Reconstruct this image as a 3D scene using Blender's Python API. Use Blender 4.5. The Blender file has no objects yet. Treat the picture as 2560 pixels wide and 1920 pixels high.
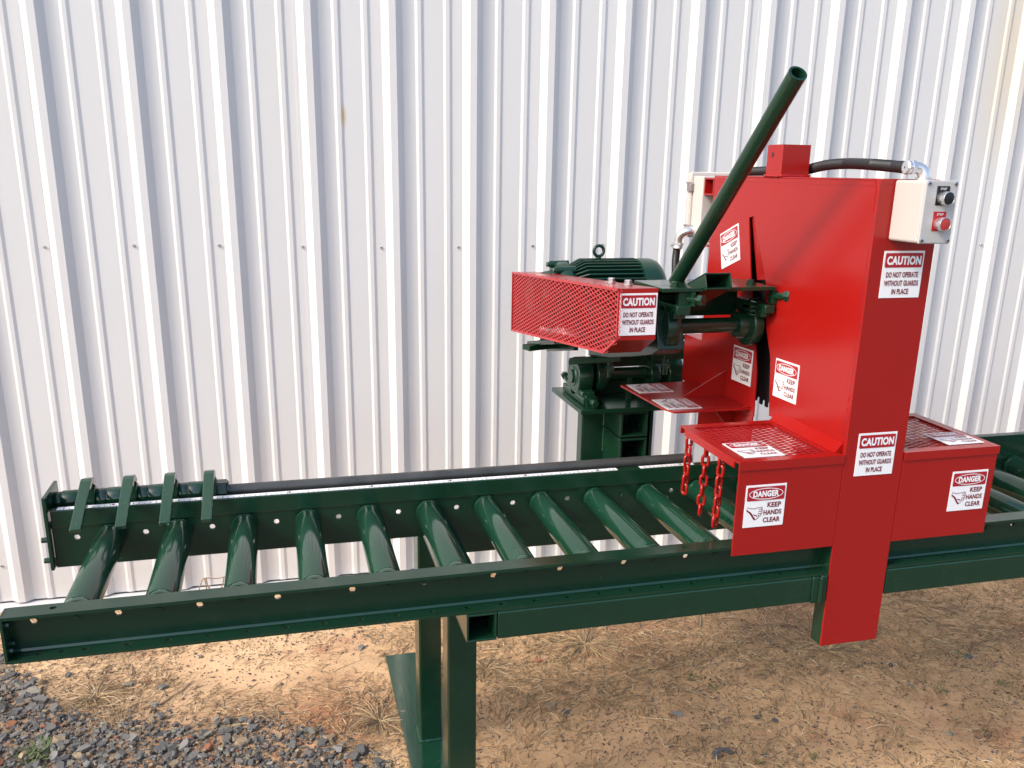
import bpy, bmesh, math, random
from mathutils import Vector, Matrix, noise

S0 = 0.744                      # drafting unit -> metres
SC = bpy.context.scene
COL = SC.collection
RAD = math.radians

# ------------------------------------------------------------------ camera
HC = 2.3078
cam = bpy.data.cameras.new('camera')
cam_ob = bpy.data.objects.new('camera', cam)
COL.objects.link(cam_ob)
def set_camera(F, R, U, f, cy):
    m = Matrix((R, U, -F)).transposed().to_4x4()
    m.translation = Vector((0, 0, HC * S0))
    cam_ob.matrix_world = m
    cam.sensor_width = 36
    cam.lens = f / 2560 * 36
    cam.shift_y = cy / 2560
    cam.clip_start = 0.02
    cam.clip_end = 500
set_camera(Vector((0.246462483, 0.926978784, -0.282783626)), Vector((0.967519965, -0.252268446, 0.016301779)),
           Vector((0.056225982, 0.277616581, 0.959045188)), 2207.783, 117.98)
SC.camera = cam_ob
SC.render.resolution_x, SC.render.resolution_y = 1024, 768

# ------------------------------------------------------------------ sky, sun, exposure
world = bpy.data.worlds.new('World')
SC.world = world
world.use_nodes = True
wt = world.node_tree
wt.nodes.clear()
wo = wt.nodes.new('ShaderNodeOutputWorld')
wb = wt.nodes.new('ShaderNodeBackground')
ws = wt.nodes.new('ShaderNodeTexSky')
ws.sky_type = 'NISHITA'
ws.sun_disc = False
SUN_TO = Vector((-0.288, -0.100, 0.250)).normalized()
ws.sun_elevation = math.asin(SUN_TO.z)
ws.sun_rotation = math.atan2(SUN_TO.x, SUN_TO.y)
ws.air_density = 1.0
ws.dust_density = 3.2
ws.ozone_density = 1.0
wb.inputs['Strength'].default_value = 0.15
wt.links.new(ws.outputs[0], wb.inputs[0])
wt.links.new(wb.outputs[0], wo.inputs[0])
sun = bpy.data.lights.new('sun', 'SUN')
sun.energy = 0.96
sun.angle = RAD(6.5)
sun.color = (1.0, 0.97, 0.92)
sun_ob = bpy.data.objects.new('sun', sun)
COL.objects.link(sun_ob)
sun_ob.rotation_euler = (-SUN_TO).to_track_quat('-Z', 'Y').to_euler()
sun_ob.location = SUN_TO * 20
SC.view_settings.view_transform = 'Standard'
SC.view_settings.look = 'None'
SC.view_settings.gamma = 1
SC.view_settings.use_curve_mapping = False
SC.view_settings.exposure = 1.16

# ------------------------------------------------------------------ materials
def mat(name, col, rough=0.5, metal=0.0, var=0.0, var_scale=6.0, bump=0.0, bump_scale=60.0, coat=0.0, rough_var=0.0, dirt=None, dirt_amt=0.0, dirt_scale=4.0, attr=None, streak=0.0):
    m = bpy.data.materials.new(name)
    m.use_nodes = True
    nt = m.node_tree
    b = nt.nodes['Principled BSDF']
    b.inputs['Base Color'].default_value = (*col, 1)
    b.inputs['Roughness'].default_value = rough
    b.inputs['Metallic'].default_value = metal
    if coat:
        b.inputs['Coat Weight'].default_value = coat
        b.inputs['Coat Roughness'].default_value = 0.06
    tc = nt.nodes.new('ShaderNodeTexCoord')
    src = nt.nodes.new('ShaderNodeNewGeometry').outputs['Position']
    def noi(scale, det=4, rough_=0.6):
        n = nt.nodes.new('ShaderNodeTexNoise')
        n.inputs['Scale'].default_value = scale
        n.inputs['Detail'].default_value = det
        n.inputs['Roughness'].default_value = rough_
        nt.links.new(src, n.inputs['Vector'])
        return n.outputs['Fac']
    colsock = None
    if attr:
        a = nt.nodes.new('ShaderNodeAttribute'); a.attribute_name = attr
        colsock = a.outputs['Color']
    if var:
        hsv = nt.nodes.new('ShaderNodeHueSaturation')
        if colsock: nt.links.new(colsock, hsv.inputs['Color'])
        else: hsv.inputs['Color'].default_value = (*col, 1)
        mr = nt.nodes.new('ShaderNodeMapRange')
        mr.inputs['From Min'].default_value = 0.25; mr.inputs['From Max'].default_value = 0.75
        mr.inputs['To Min'].default_value = 1 - var; mr.inputs['To Max'].default_value = 1 + var
        nt.links.new(noi(var_scale), mr.inputs['Value'])
        nt.links.new(mr.outputs[0], hsv.inputs['Value'])
        colsock = hsv.outputs[0]
    if dirt:
        mx = nt.nodes.new('ShaderNodeMix'); mx.data_type = 'RGBA'
        if colsock: nt.links.new(colsock, mx.inputs[6])
        else: mx.inputs[6].default_value = (*col, 1)
        mx.inputs[7].default_value = (*dirt, 1)
        mr = nt.nodes.new('ShaderNodeMapRange')
        mr.inputs['From Min'].default_value = 0.55; mr.inputs['From Max'].default_value = 0.8
        mr.inputs['To Max'].default_value = dirt_amt
        nt.links.new(noi(dirt_scale, 8, 0.7), mr.inputs['Value'])
        nt.links.new(mr.outputs[0], mx.inputs[0])
        colsock = mx.outputs[2]
    if colsock: nt.links.new(colsock, b.inputs['Base Color'])
    if rough_var:
        mr = nt.nodes.new('ShaderNodeMapRange')
        mr.inputs['From Min'].default_value = 0.3; mr.inputs['From Max'].default_value = 0.7
        mr.inputs['To Min'].default_value = max(0.02, rough - rough_var); mr.inputs['To Max'].default_value = rough + rough_var
        nt.links.new(noi(9.0, 5), mr.inputs['Value'])
        nt.links.new(mr.outputs[0], b.inputs['Roughness'])
    if streak:
        mp = nt.nodes.new('ShaderNodeMapping'); mp.inputs['Scale'].default_value = (46, 1.6, 46)
        nt.links.new(src, mp.inputs['Vector'])
        n = nt.nodes.new('ShaderNodeTexNoise'); n.inputs['Scale'].default_value = 3.0; n.inputs['Detail'].default_value = 3
        nt.links.new(mp.outputs[0], n.inputs['Vector'])
        bp = nt.nodes.new('ShaderNodeBump'); bp.inputs['Strength'].default_value = streak; bp.inputs['Distance'].default_value = 0.0012
        nt.links.new(n.outputs['Fac'], bp.inputs['Height']); nt.links.new(bp.outputs[0], b.inputs['Normal'])
    elif bump:
        bp = nt.nodes.new('ShaderNodeBump')
        bp.inputs['Strength'].default_value = bump
        bp.inputs['Distance'].default_value = 0.002
        nt.links.new(noi(bump_scale, 3), bp.inputs['Height'])
        nt.links.new(bp.outputs[0], b.inputs['Normal'])
    return m

GREEN = mat('green_enamel', (0.0055, 0.030, 0.0145), 0.20, var=0.10, var_scale=5, bump=0.05, bump_scale=35, rough_var=0.08, dirt=(0.05, 0.06, 0.05), dirt_amt=0.25, dirt_scale=14)
GREEN_R = mat('green_roller_enamel', (0.0075, 0.042, 0.022), 0.13, var=0.10, var_scale=5, bump=0.04, bump_scale=30, rough_var=0.06, dirt=(0.07, 0.085, 0.07), dirt_amt=0.35, dirt_scale=26, streak=0.10)
GREEN_M = mat('green_motor_enamel', (0.006, 0.034, 0.020), 0.28, var=0.12, var_scale=8, bump=0.08, bump_scale=70)
RED = mat('red_enamel', (0.30, 0.007, 0.0052), 0.25, var=0.03, var_scale=2, bump=0.006, bump_scale=5, rough_var=0.02)
RED_MESH = mat('red_mesh_enamel', (0.37, 0.012, 0.013), 0.33)
WHITE = mat('white_vinyl', (0.78, 0.78, 0.79), 0.35)
LRED = mat('label_red', (0.36, 0.008, 0.018), 0.35)
LDARK = mat('label_text_red', (0.17, 0.008, 0.02), 0.4)
BLACKP = mat('black_rubber', (0.012, 0.012, 0.013), 0.42, var=0.2, bump=0.1)
BLACK = mat('black_plastic', (0.008, 0.008, 0.009), 0.35)
BLADE = mat('dark_blade_steel', (0.02, 0.02, 0.022), 0.5, metal=0.6, var=0.2)
PIPE = mat('dark_steel_pipe', (0.055, 0.057, 0.054), 0.34, metal=0.15, var=0.35, var_scale=14, dirt=(0.10, 0.09, 0.08), dirt_amt=0.4)
ZINC = mat('zinc_plated', (0.55, 0.55, 0.56), 0.3, metal=0.9, var=0.1)
ALU = mat('cast_aluminium', (0.72, 0.72, 0.73), 0.26, metal=0.85, var=0.08)
BOXGREY = mat('light_grey_plastic', (0.47, 0.435, 0.405), 0.45, bump=0.05, bump_scale=200)
BOXFACE = mat('grey_faceplate', (0.43, 0.425, 0.42), 0.4)
CREAM = mat('cream_plastic', (0.52, 0.48, 0.445), 0.5)
STEELG = mat('grey_strut', (0.25, 0.22, 0.22), 0.5, metal=0.3)
BTNRED = mat('button_red', (0.40, 0.03, 0.025), 0.35)
for g_ in (GREEN_R,): g_.node_tree.nodes['Principled BSDF'].inputs['IOR'].default_value = 1.62
STONE = mat('slate_stone', (0.2, 0.2, 0.2), 0.75, attr='tone', var=0.22, var_scale=25, bump=0.5, bump_scale=60)
STRAW = mat('dry_straw', (0.4, 0.3, 0.18), 0.8, attr='tone')
WEED = mat('green_weed', (0.085, 0.12, 0.035), 0.6, var=0.3, var_scale=20)
RUSTW = mat('rusty_wire', (0.28, 0.20, 0.13), 0.7)
BRICK = mat('red_brick_chip', (0.36, 0.12, 0.07), 0.85, var=0.2, var_scale=30)

def wall_material():
    m = mat('white_painted_steel', (0.74, 0.745, 0.77), 0.38, bump=0.25, bump_scale=1.7, rough_var=0.06)
    nt = m.node_tree; b = nt.nodes['Principled BSDF']
    for nd in nt.nodes:
        if nd.type == 'BUMP': nd.inputs['Distance'].default_value = 0.012
    tc = nt.nodes.new('ShaderNodeTexCoord')
    mp = nt.nodes.new('ShaderNodeMapping'); mp.inputs['Scale'].default_value = (5, 5, 0.35)
    n = nt.nodes.new('ShaderNodeTexNoise'); n.inputs['Scale'].default_value = 1.6; n.inputs['Detail'].default_value = 7
    geo = nt.nodes.new('ShaderNodeNewGeometry')
    nt.links.new(geo.outputs['Position'], mp.inputs['Vector'])
    nt.links.new(mp.outputs[0], n.inputs['Vector'])
    mr = nt.nodes.new('ShaderNodeMapRange'); mr.inputs['From Min'].default_value = 0.5; mr.inputs['From Max'].default_value = 0.85; mr.inputs['To Max'].default_value = 0.35
    nt.links.new(n.outputs['Fac'], mr.inputs['Value'])
    mx = nt.nodes.new('ShaderNodeMix'); mx.data_type = 'RGBA'
    mx.inputs[6].default_value = (0.655, 0.65, 0.645, 1); mx.inputs[7].default_value = (0.64, 0.62, 0.57, 1)
    nt.links.new(mr.outputs[0], mx.inputs[0])
    # splashed soil low on the sheets
    sep = nt.nodes.new('ShaderNodeSeparateXYZ'); nt.links.new(geo.outputs['Position'], sep.inputs[0])
    mr2 = nt.nodes.new('ShaderNodeMapRange'); mr2.inputs['From Min'].default_value = 0.45; mr2.inputs['From Max'].default_value = 0.0; mr2.inputs['To Max'].default_value = 0.38
    nt.links.new(sep.outputs['Z'], mr2.inputs['Value'])
    n2 = nt.nodes.new('ShaderNodeTexNoise'); n2.inputs['Scale'].default_value = 14; n2.inputs['Detail'].default_value = 6
    nt.links.new(geo.outputs['Position'], n2.inputs['Vector'])
    mul = nt.nodes.new('ShaderNodeMath'); mul.operation = 'MULTIPLY'
    nt.links.new(mr2.outputs[0], mul.inputs[0]); nt.links.new(n2.outputs['Fac'], mul.inputs[1])
    mx2 = nt.nodes.new('ShaderNodeMix'); mx2.data_type = 'RGBA'; mx2.inputs[7].default_value = (0.55, 0.44, 0.34, 1)
    nt.links.new(mx.outputs[2], mx2.inputs[6]); nt.links.new(mul.outputs[0], mx2.inputs[0])
    last = mx2.outputs[2]
    # two yellowish drips: rust stain on a rib edge, and a wide stain at the right
    def spot(cx, cy_, cz, rx, rz, col, amt, prev):
        mp = nt.nodes.new('ShaderNodeMapping'); mp.vector_type = 'POINT'
        mp.inputs['Location'].default_value = (-cx / rx, 0, -cz / rz); mp.inputs['Scale'].default_value = (1 / rx, 0, 1 / rz)
        nt.links.new(geo.outputs['Position'], mp.inputs['Vector'])
        ln = nt.nodes.new('ShaderNodeVectorMath'); ln.operation = 'LENGTH'; nt.links.new(mp.outputs[0], ln.inputs[0])
        r = nt.nodes.new('ShaderNodeMapRange'); r.inputs['From Min'].default_value = 1.0; r.inputs['From Max'].default_value = 0.2; r.inputs['To Max'].default_value = amt
        nt.links.new(ln.outputs['Value'], r.inputs['Value'])
        mu = nt.nodes.new('ShaderNodeMath'); mu.operation = 'MULTIPLY'
        nt.links.new(r.outputs[0], mu.inputs[0]); nt.links.new(n.outputs['Fac'], mu.inputs[1])
        x = nt.nodes.new('ShaderNodeMix'); x.data_type = 'RGBA'; x.inputs[7].default_value = (*col, 1)
        nt.links.new(prev, x.inputs[6]); nt.links.new(mu.outputs[0], x.inputs[0])
        return x.outputs[2]
    last = spot(0.365 * S0, 0, 2.56 * S0, 0.02 * S0, 0.07 * S0, (0.55, 0.40, 0.12), 1.2, last)
    last = spot(4.20 * S0, 0, 3.0 * S0, 0.22 * S0, 0.75 * S0, (0.68, 0.56, 0.36), 1.0, last)
    nt.links.new(last, b.inputs['Base Color'])
    return m
WALLM = wall_material()

def ground_material():
    m = bpy.data.materials.new('sandy_clay_soil'); m.use_nodes = True
    nt = m.node_tree; b = nt.nodes['Principled BSDF']; b.inputs['Roughness'].default_value = 0.95
    geo = nt.nodes.new('ShaderNodeNewGeometry')
    def noi(scale, det=6, rg=0.6, stretch=None):
        n = nt.nodes.new('ShaderNodeTexNoise'); n.inputs['Scale'].default_value = scale; n.inputs['Detail'].default_value = det; n.inputs['Roughness'].default_value = rg
        if stretch:
            mp = nt.nodes.new('ShaderNodeMapping'); mp.inputs['Scale'].default_value = stretch
            nt.links.new(geo.outputs['Position'], mp.inputs['Vector']); nt.links.new(mp.outputs[0], n.inputs['Vector'])
        else: nt.links.new(geo.outputs['Position'], n.inputs['Vector'])
        return n.outputs['Fac']
    def mix(a, col, fac_sock, lo, hi, amt):
        r = nt.nodes.new('ShaderNodeMapRange'); r.inputs['From Min'].default_value = lo; r.inputs['From Max'].default_value = hi; r.inputs['To Max'].default_value = amt
        nt.links.new(fac_sock, r.inputs['Value'])
        x = nt.nodes.new('ShaderNodeMix'); x.data_type = 'RGBA'
        if isinstance(a, tuple): x.inputs[6].default_value = (*a, 1)
        else: nt.links.new(a, x.inputs[6])
        x.inputs[7].default_value = (*col, 1)
        nt.links.new(r.outputs[0], x.inputs[0]); return x.outputs[2]
    sx = nt.nodes.new('ShaderNodeSeparateXYZ'); nt.links.new(geo.outputs['Position'], sx.inputs[0])
    wob = nt.nodes.new('ShaderNodeMath'); wob.operation = 'MULTIPLY_ADD'; wob.inputs[1].default_value = 1.1
    nt.links.new(noi(1.9), wob.inputs[0]); nt.links.new(sx.outputs['X'], wob.inputs[2])
    c = mix((0.66, 0.44, 0.25), (0.55, 0.34, 0.175), wob.outputs[0], 0.45, 1.25, 1.0)   # dry sand to browner soil, with sunlit left and shaded right painted in
    c = mix(c, (0.42, 0.255, 0.135), noi(1.7), 0.46, 0.66, 0.75)
    c = mix(c, (0.37, 0.165, 0.085), noi(2.6, 7, 0.65), 0.57, 0.68, 0.75)
    def spot(c, cx, cy_, r_, col, amt):          # bare clay showing through
        d = nt.nodes.new('ShaderNodeVectorMath'); d.operation = 'DISTANCE'; d.inputs[1].default_value = (cx * S0, cy_ * S0, 0)
        nt.links.new(geo.outputs['Position'], d.inputs[0])
        a = nt.nodes.new('ShaderNodeMath'); a.operation = 'MULTIPLY_ADD'; a.inputs[1].default_value = -0.55 * r_ * S0 * 2
        nt.links.new(noi(6, 7, 0.7), a.inputs[0]); nt.links.new(d.outputs['Value'], a.inputs[2])
        return mix(c, col, a.outputs[0], r_ * S0 * 0.45, -r_ * S0 * 0.35, amt)
    c = spot(c, 0.12, 3.42, 0.42, (0.36, 0.15, 0.07), 0.9)
    c = spot(c, 1.75, 4.0, 0.5, (0.33, 0.16, 0.085), 0.8)
    c = spot(c, 2.75, 3.9, 0.4, (0.34, 0.17, 0.09), 0.7)
    c = spot(c, -0.55, 3.3, 0.6, (0.22, 0.12, 0.07), 0.8)
    c = spot(c, -1.1, 3.6, 0.5, (0.22, 0.13, 0.08), 0.8)
    c = mix(c, (0.26, 0.19, 0.12), noi(3.4, 8, 0.7, (0.5, 1.4, 1)), 0.56, 0.75, 0.6)
    c = mix(c, (0.64, 0.45, 0.26), noi(40, 5, 0.7), 0.55, 0.75, 0.5)
    c = mix(c, (0.12, 0.085, 0.06), noi(85, 4, 0.7), 0.60, 0.70, 0.8)
    sep = nt.nodes.new('ShaderNodeSeparateXYZ'); nt.links.new(geo.outputs['Position'], sep.inputs[0])
    r = nt.nodes.new('ShaderNodeMapRange'); r.inputs['From Min'].default_value = 1.75; r.inputs['From Max'].default_value = 1.45; r.inputs['To Max'].default_value = 0.9
    nt.links.new(sep.outputs['Y'], r.inputs['Value'])
    x = nt.nodes.new('ShaderNodeMix'); x.data_type = 'RGBA'; nt.links.new(c, x.inputs[6]); x.inputs[7].default_value = (0.10, 0.098, 0.092, 1)  # unseen ground nearer the viewer, greyed to darken its reflection in green paint
    nt.links.new(r.outputs[0], x.inputs[0]); c = x.outputs[2]
    nt.links.new(c, b.inputs['Base Color'])
    bp = nt.nodes.new('ShaderNodeBump'); bp.inputs['Strength'].default_value = 0.7; bp.inputs['Distance'].default_value = 0.006
    nt.links.new(noi(70, 6, 0.75), bp.inputs['Height']); nt.links.new(bp.outputs[0], b.inputs['Normal'])
    return m
SOIL = ground_material()

# ------------------------------------------------------------------ helpers
WL = {}
def setp(o, label=None, cat=None, group=None, kind=None):
    if label: o['label'] = label
    if cat: o['category'] = cat
    if group: o['group'] = group
    if kind: o['kind'] = kind
    return o
def thing(name, label, cat, loc, group=None):
    o = bpy.data.objects.new(name, None); COL.objects.link(o)
    o.empty_display_size = 0.1
    o.location = Vector(loc) * S0; WL[o.name] = Vector(loc) * S0
    return setp(o, label, cat, group)

def frame(d):
    d = Vector(d).normalized()
    a = Vector((0, 0, 1)) if abs(d.z) < 0.9 else Vector((1, 0, 0))
    u = d.cross(a).normalized(); v = d.cross(u).normalized()
    return u, v, d

PIECEWISE = {'bolt', 'screw', 'clamp_bar', 'column_flange', 'beam_bracket', 'jack_bolt', 'adjuster_lug', 'adjuster_bolt', 'foot', 'latch', 'drive_belt', 'arm_web', 'shelf_support', 'back_pocket', 'motor_plate', 'shaft_collar', 'slot_lip', 'cabinet_bracket', 'belt_guard'}
class MB:
    def __init__(s): s.v = []; s.f = []; s.m = []; s.s = []; s.col = []
    def add(s, vs, fs, mi=0, smooth=False, col=None):
        o = len(s.v); s.v += [Vector(p) for p in vs]
        for f in fs:
            s.f.append([i + o for i in f]); s.m.append(mi); s.s.append(smooth); s.col.append(col)
        return s
    def box(s, x0, x1, y0, y1, z0, z1, mi=0):
        vs = [(x, y, z) for x in (x0, x1) for y in (y0, y1) for z in (z0, z1)]
        return s.add(vs, [(0, 1, 3, 2), (4, 6, 7, 5), (0, 4, 5, 1), (2, 3, 7, 6), (0, 2, 6, 4), (1, 5, 7, 3)], mi)
    def obox(s, c, u, v, w, hu, hv, hw, mi=0):
        c, u, v, w = Vector(c), Vector(u).normalized(), Vector(v).normalized(), Vector(w).normalized()
        vs = [c + u * hu * a + v * hv * b + w * hw * d for a in (-1, 1) for b in (-1, 1) for d in (-1, 1)]
        return s.add(vs, [(0, 1, 3, 2), (4, 6, 7, 5), (0, 4, 5, 1), (2, 3, 7, 6), (0, 2, 6, 4), (1, 5, 7, 3)], mi)
    def prism(s, pts, vec, mi=0):
        n = len(pts); vec = Vector(vec); a = [Vector(p) for p in pts]
        vs = a + [p + vec for p in a]
        fs = [tuple(range(n))[::-1], tuple(range(n, 2 * n))] + [(i, (i + 1) % n, n + (i + 1) % n, n + i) for i in range(n)]
        return s.add(vs, fs, mi)
    def lathe(s, p, d, prof, n=24, mi=0, smooth=True, cap=True):
        u, v, d = frame(d); p = Vector(p); vs = []; fs = []
        for t, r in prof:
            for k in range(n):
                a = 2 * math.pi * k / n
                vs.append(p + d * t + (u * math.cos(a) + v * math.sin(a)) * r)
        m = len(prof)
        for i in range(m - 1):
            for k in range(n):
                fs.append((i * n + k, i * n + (k + 1) % n, (i + 1) * n + (k + 1) % n, (i + 1) * n + k))
        s.add(vs, fs, mi, smooth)
        if cap:
            o = len(s.v) - m * n
            for base, rev in ((0, False), ((m - 1) * n, True)):
                fc = [o + base + k for k in range(n)]
                s.f.append(fc[::-1] if rev else fc); s.m.append(mi); s.s.append(False); s.col.append(None)
        return s
    def cyl(s, p0, p1, r, n=20, mi=0, r1=None):
        p0, p1 = Vector(p0), Vector(p1)
        return s.lathe(p0, p1 - p0, [(0, r), ((p1 - p0).length, r if r1 is None else r1)], n, mi)
    def pipe(s, p0, p1, ro, ri, n=24, mi=0):
        p0, p1 = Vector(p0), Vector(p1); L = (p1 - p0).length
        return s.lathe(p0, p1 - p0, [(0, ri), (0, ro), (L, ro), (L, ri), (0, ri)], n, mi, True, False)
    def hexb(s, p, d, r, h, mi=0):
        return s.lathe(p, d, [(0, r), (h * .85, r), (h, r * .85)], 6, mi, False)
    def bolt(s, p, d, r=0.012, h=0.011, mi=0):
        d = Vector(d).normalized(); p = Vector(p)
        s.lathe(p, d, [(0, r * 1.35), (r * .2, r * 1.35)], 14, mi, False)
        return s.hexb(p + d * r * .2, d, r, h, mi)
    def sweep(s, pts, r, n=10, mi=0, closed=False, cap=True, flat=None):
        pts = [Vector(p) for p in pts]; m = len(pts); vs = []; fs = []
        prevu = None
        for i in range(m):
            a = pts[i - 1] if (i or closed) else pts[0]
            b = pts[(i + 1) % m] if (i < m - 1 or closed) else pts[-1]
            d = (b - a).normalized()
            if prevu is None: u, v, _ = frame(d)
            else:
                u = (prevu - d * prevu.dot(d)).normalized(); v = d.cross(u)
            prevu = u
            rr = r[i] if isinstance(r, (list, tuple)) else r
            for k in range(n):
                an = 2 * math.pi * k / n
                vs.append(pts[i] + (u * math.cos(an) + v * math.sin(an)) * rr)
        for i in range(m if closed else m - 1):
            j = (i + 1) % m
            for k in range(n):
                fs.append((i * n + k, i * n + (k + 1) % n, j * n + (k + 1) % n, j * n + k))
        s.add(vs, fs, mi, True)
        if cap and not closed:
            o = len(s.v) - m * n
            for base in (0, (m - 1) * n):
                s.f.append([o + base + k for k in range(n)]); s.m.append(mi); s.s.append(False); s.col.append(None)
        return s
    def sqtube(s, x0, x1, z0, z1, y0, y1, w=0.008, mi=0):   # square tube along Y, open ends
        for (a, b, c_, d) in ((x0, x1, z0, z0 + w), (x0, x1, z1 - w, z1)): s.box(a, b, y0, y1, c_, d, mi)
        s.box(x0, x0 + w, y0, y1, z0 + w, z1 - w, mi); s.box(x1 - w, x1, y0, y1, z0 + w, z1 - w, mi)
        return s
    def build(s, name, mats, parent=None, pieces=None, **kw):
        if pieces is None: pieces = name in PIECEWISE
        if not pieces: return s.build1(name, mats, parent, **kw)
        par = list(range(len(s.v)))
        def fd(i):
            while par[i] != i: par[i] = par[par[i]]; i = par[i]
            return i
        for f in s.f:
            for q in f[1:]: par[fd(q)] = fd(f[0])
        box = {}
        for i, p in enumerate(s.v):
            r = fd(i); b = box.setdefault(r, [p.copy(), p.copy(), [r]])
            for k in range(3): b[0][k] = min(b[0][k], p[k]); b[1][k] = max(b[1][k], p[k])
        cl = list(box.values()); again = True
        while again:
            again = False
            for i in range(len(cl)):
                for j in range(i + 1, len(cl)):
                    A, B = cl[i], cl[j]
                    if all(A[0][k] <= B[1][k] + 0.0015 and B[0][k] <= A[1][k] + 0.0015 for k in range(3)):
                        for k in range(3): A[0][k] = min(A[0][k], B[0][k]); A[1][k] = max(A[1][k], B[1][k])
                        A[2] += B[2]; cl.pop(j); again = True; break
                if again: break
        first = None
        for c in cl:
            roots = set(c[2]); m = MB(); mp = {}
            for f, mi, sm, co in zip(s.f, s.m, s.s, s.col):
                if fd(f[0]) in roots:
                    g = []
                    for i in f:
                        if i not in mp: mp[i] = len(m.v); m.v.append(s.v[i])
                        g.append(mp[i])
                    m.f.append(g); m.m.append(mi); m.s.append(sm); m.col.append(co)
            o = m.build1(name, mats, parent, **kw); first = first or o
        return first
    def build1(s, name, mats, parent=None, bevel=0.0, kind=None, label=None, cat=None, group=None, seg=2, fixn=True, origin=None):
        if not isinstance(mats, (list, tuple)): mats = [mats]
        me = bpy.data.meshes.new(name)
        vs = [p * S0 for p in s.v]
        lo = Vector((min(p.x for p in vs), min(p.y for p in vs), min(p.z for p in vs)))
        hi = Vector((max(p.x for p in vs), max(p.y for p in vs), max(p.z for p in vs)))
        org = Vector(origin) * S0 if origin is not None else Vector(((lo.x + hi.x) / 2, (lo.y + hi.y) / 2, lo.z))
        me.from_pydata([p - org for p in vs], [], s.f)
        for m in mats: me.materials.append(m)
        me.polygons.foreach_set('material_index', s.m)
        me.polygons.foreach_set('use_smooth', s.s)
        if fixn:
            bm = bmesh.new(); bm.from_mesh(me)
            bmesh.ops.recalc_face_normals(bm, faces=bm.faces); bm.to_mesh(me); bm.free()
        if any(c is not None for c in s.col):
            at = me.color_attributes.new('tone', 'FLOAT_COLOR', 'CORNER')
            buf = []
            for f, c in zip(s.f, s.col):
                buf += list((*c, 1.0) if c else (0.2, 0.2, 0.2, 1)) * len(f)
            at.data.foreach_set('color', buf)
        me.update()
        if any(s.s) and fixn:
            try: me.set_sharp_from_angle(angle=RAD(40))
            except Exception: pass
        o = bpy.data.objects.new(name, me); COL.objects.link(o)
        WL[o.name] = org.copy()
        if parent is not None:
            o.parent = parent; o.location = org - WL[parent.name]
        else: o.location = org
        if bevel:
            bv = o.modifiers.new('edge', 'BEVEL'); bv.width = bevel * S0; bv.segments = seg
            bv.limit_method = 'ANGLE'; bv.angle_limit = RAD(50); bv.harden_normals = False
        setp(o, label, cat, group, kind)
        return o

def move_copy(o, dv, parent=None):
    c = o.copy(); COL.objects.link(c)
    if parent is not None: c.parent = parent
    c.location = o.location + Vector(dv) * S0
    WL[c.name] = WL[o.name] + Vector(dv) * S0
    return c
def copy_tree(o, dv, parent=None):
    c = move_copy(o, dv, parent)
    for ch in list(o.children):
        d = ch.copy(); COL.objects.link(d); d.parent = c
        WL[d.name] = WL[ch.name] + Vector(dv) * S0
        for g in list(ch.children):
            e = g.copy(); COL.objects.link(e); e.parent = d
    return c

_dg_tmp = []
def curve_mesh(cu):
    ob = bpy.data.objects.new('tmp', cu); COL.objects.link(ob)
    dg = bpy.context.evaluated_depsgraph_get()
    ev = ob.evaluated_get(dg); me = ev.to_mesh()
    vs = [v.co.copy() for v in me.vertices]; fs = [list(p.vertices) for p in me.polygons]
    ev.to_mesh_clear(); bpy.data.objects.remove(ob); bpy.data.curves.remove(cu)
    return vs, fs
def holed(outline, holes, th):
    cu = bpy.data.curves.new('c', 'CURVE'); cu.dimensions = '2D'; cu.fill_mode = 'BOTH'; cu.extrude = th * 50
    for pts in [outline] + holes:
        sp = cu.splines.new('POLY'); sp.points.add(len(pts) - 1); sp.use_cyclic_u = True
        for q, p in zip(sp.points, pts): q.co = (p[0] * 100, p[1] * 100, 0, 1)
    vs, fs = curve_mesh(cu)
    return [v / 100 for v in vs], fs
def ngon(cx, cy_, r, n, ph=0.0):
    return [(cx + r * math.cos(ph + 2 * math.pi * k / n), cy_ + r * math.sin(ph + 2 * math.pi * k / n)) for k in range(n)]
_txt = {}
def text_mesh(body, bold=0.02):
    if (body, bold) in _txt: return _txt[(body, bold)]
    cu = bpy.data.curves.new('t', 'FONT'); cu.body = body; cu.fill_mode = 'FRONT'; cu.offset = bold; cu.resolution_u = 4; cu.space_character = 1.06
    vs, fs = curve_mesh(cu)
    x0 = min(v.x for v in vs); x1 = max(v.x for v in vs); y0 = min(v.y for v in vs); y1 = max(v.y for v in vs)
    vs = [((v.x - x0) / (x1 - x0), (v.y - y0) / (y1 - y0)) for v in vs]
    _txt[(body, bold)] = (vs, fs); return vs, fs

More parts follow.
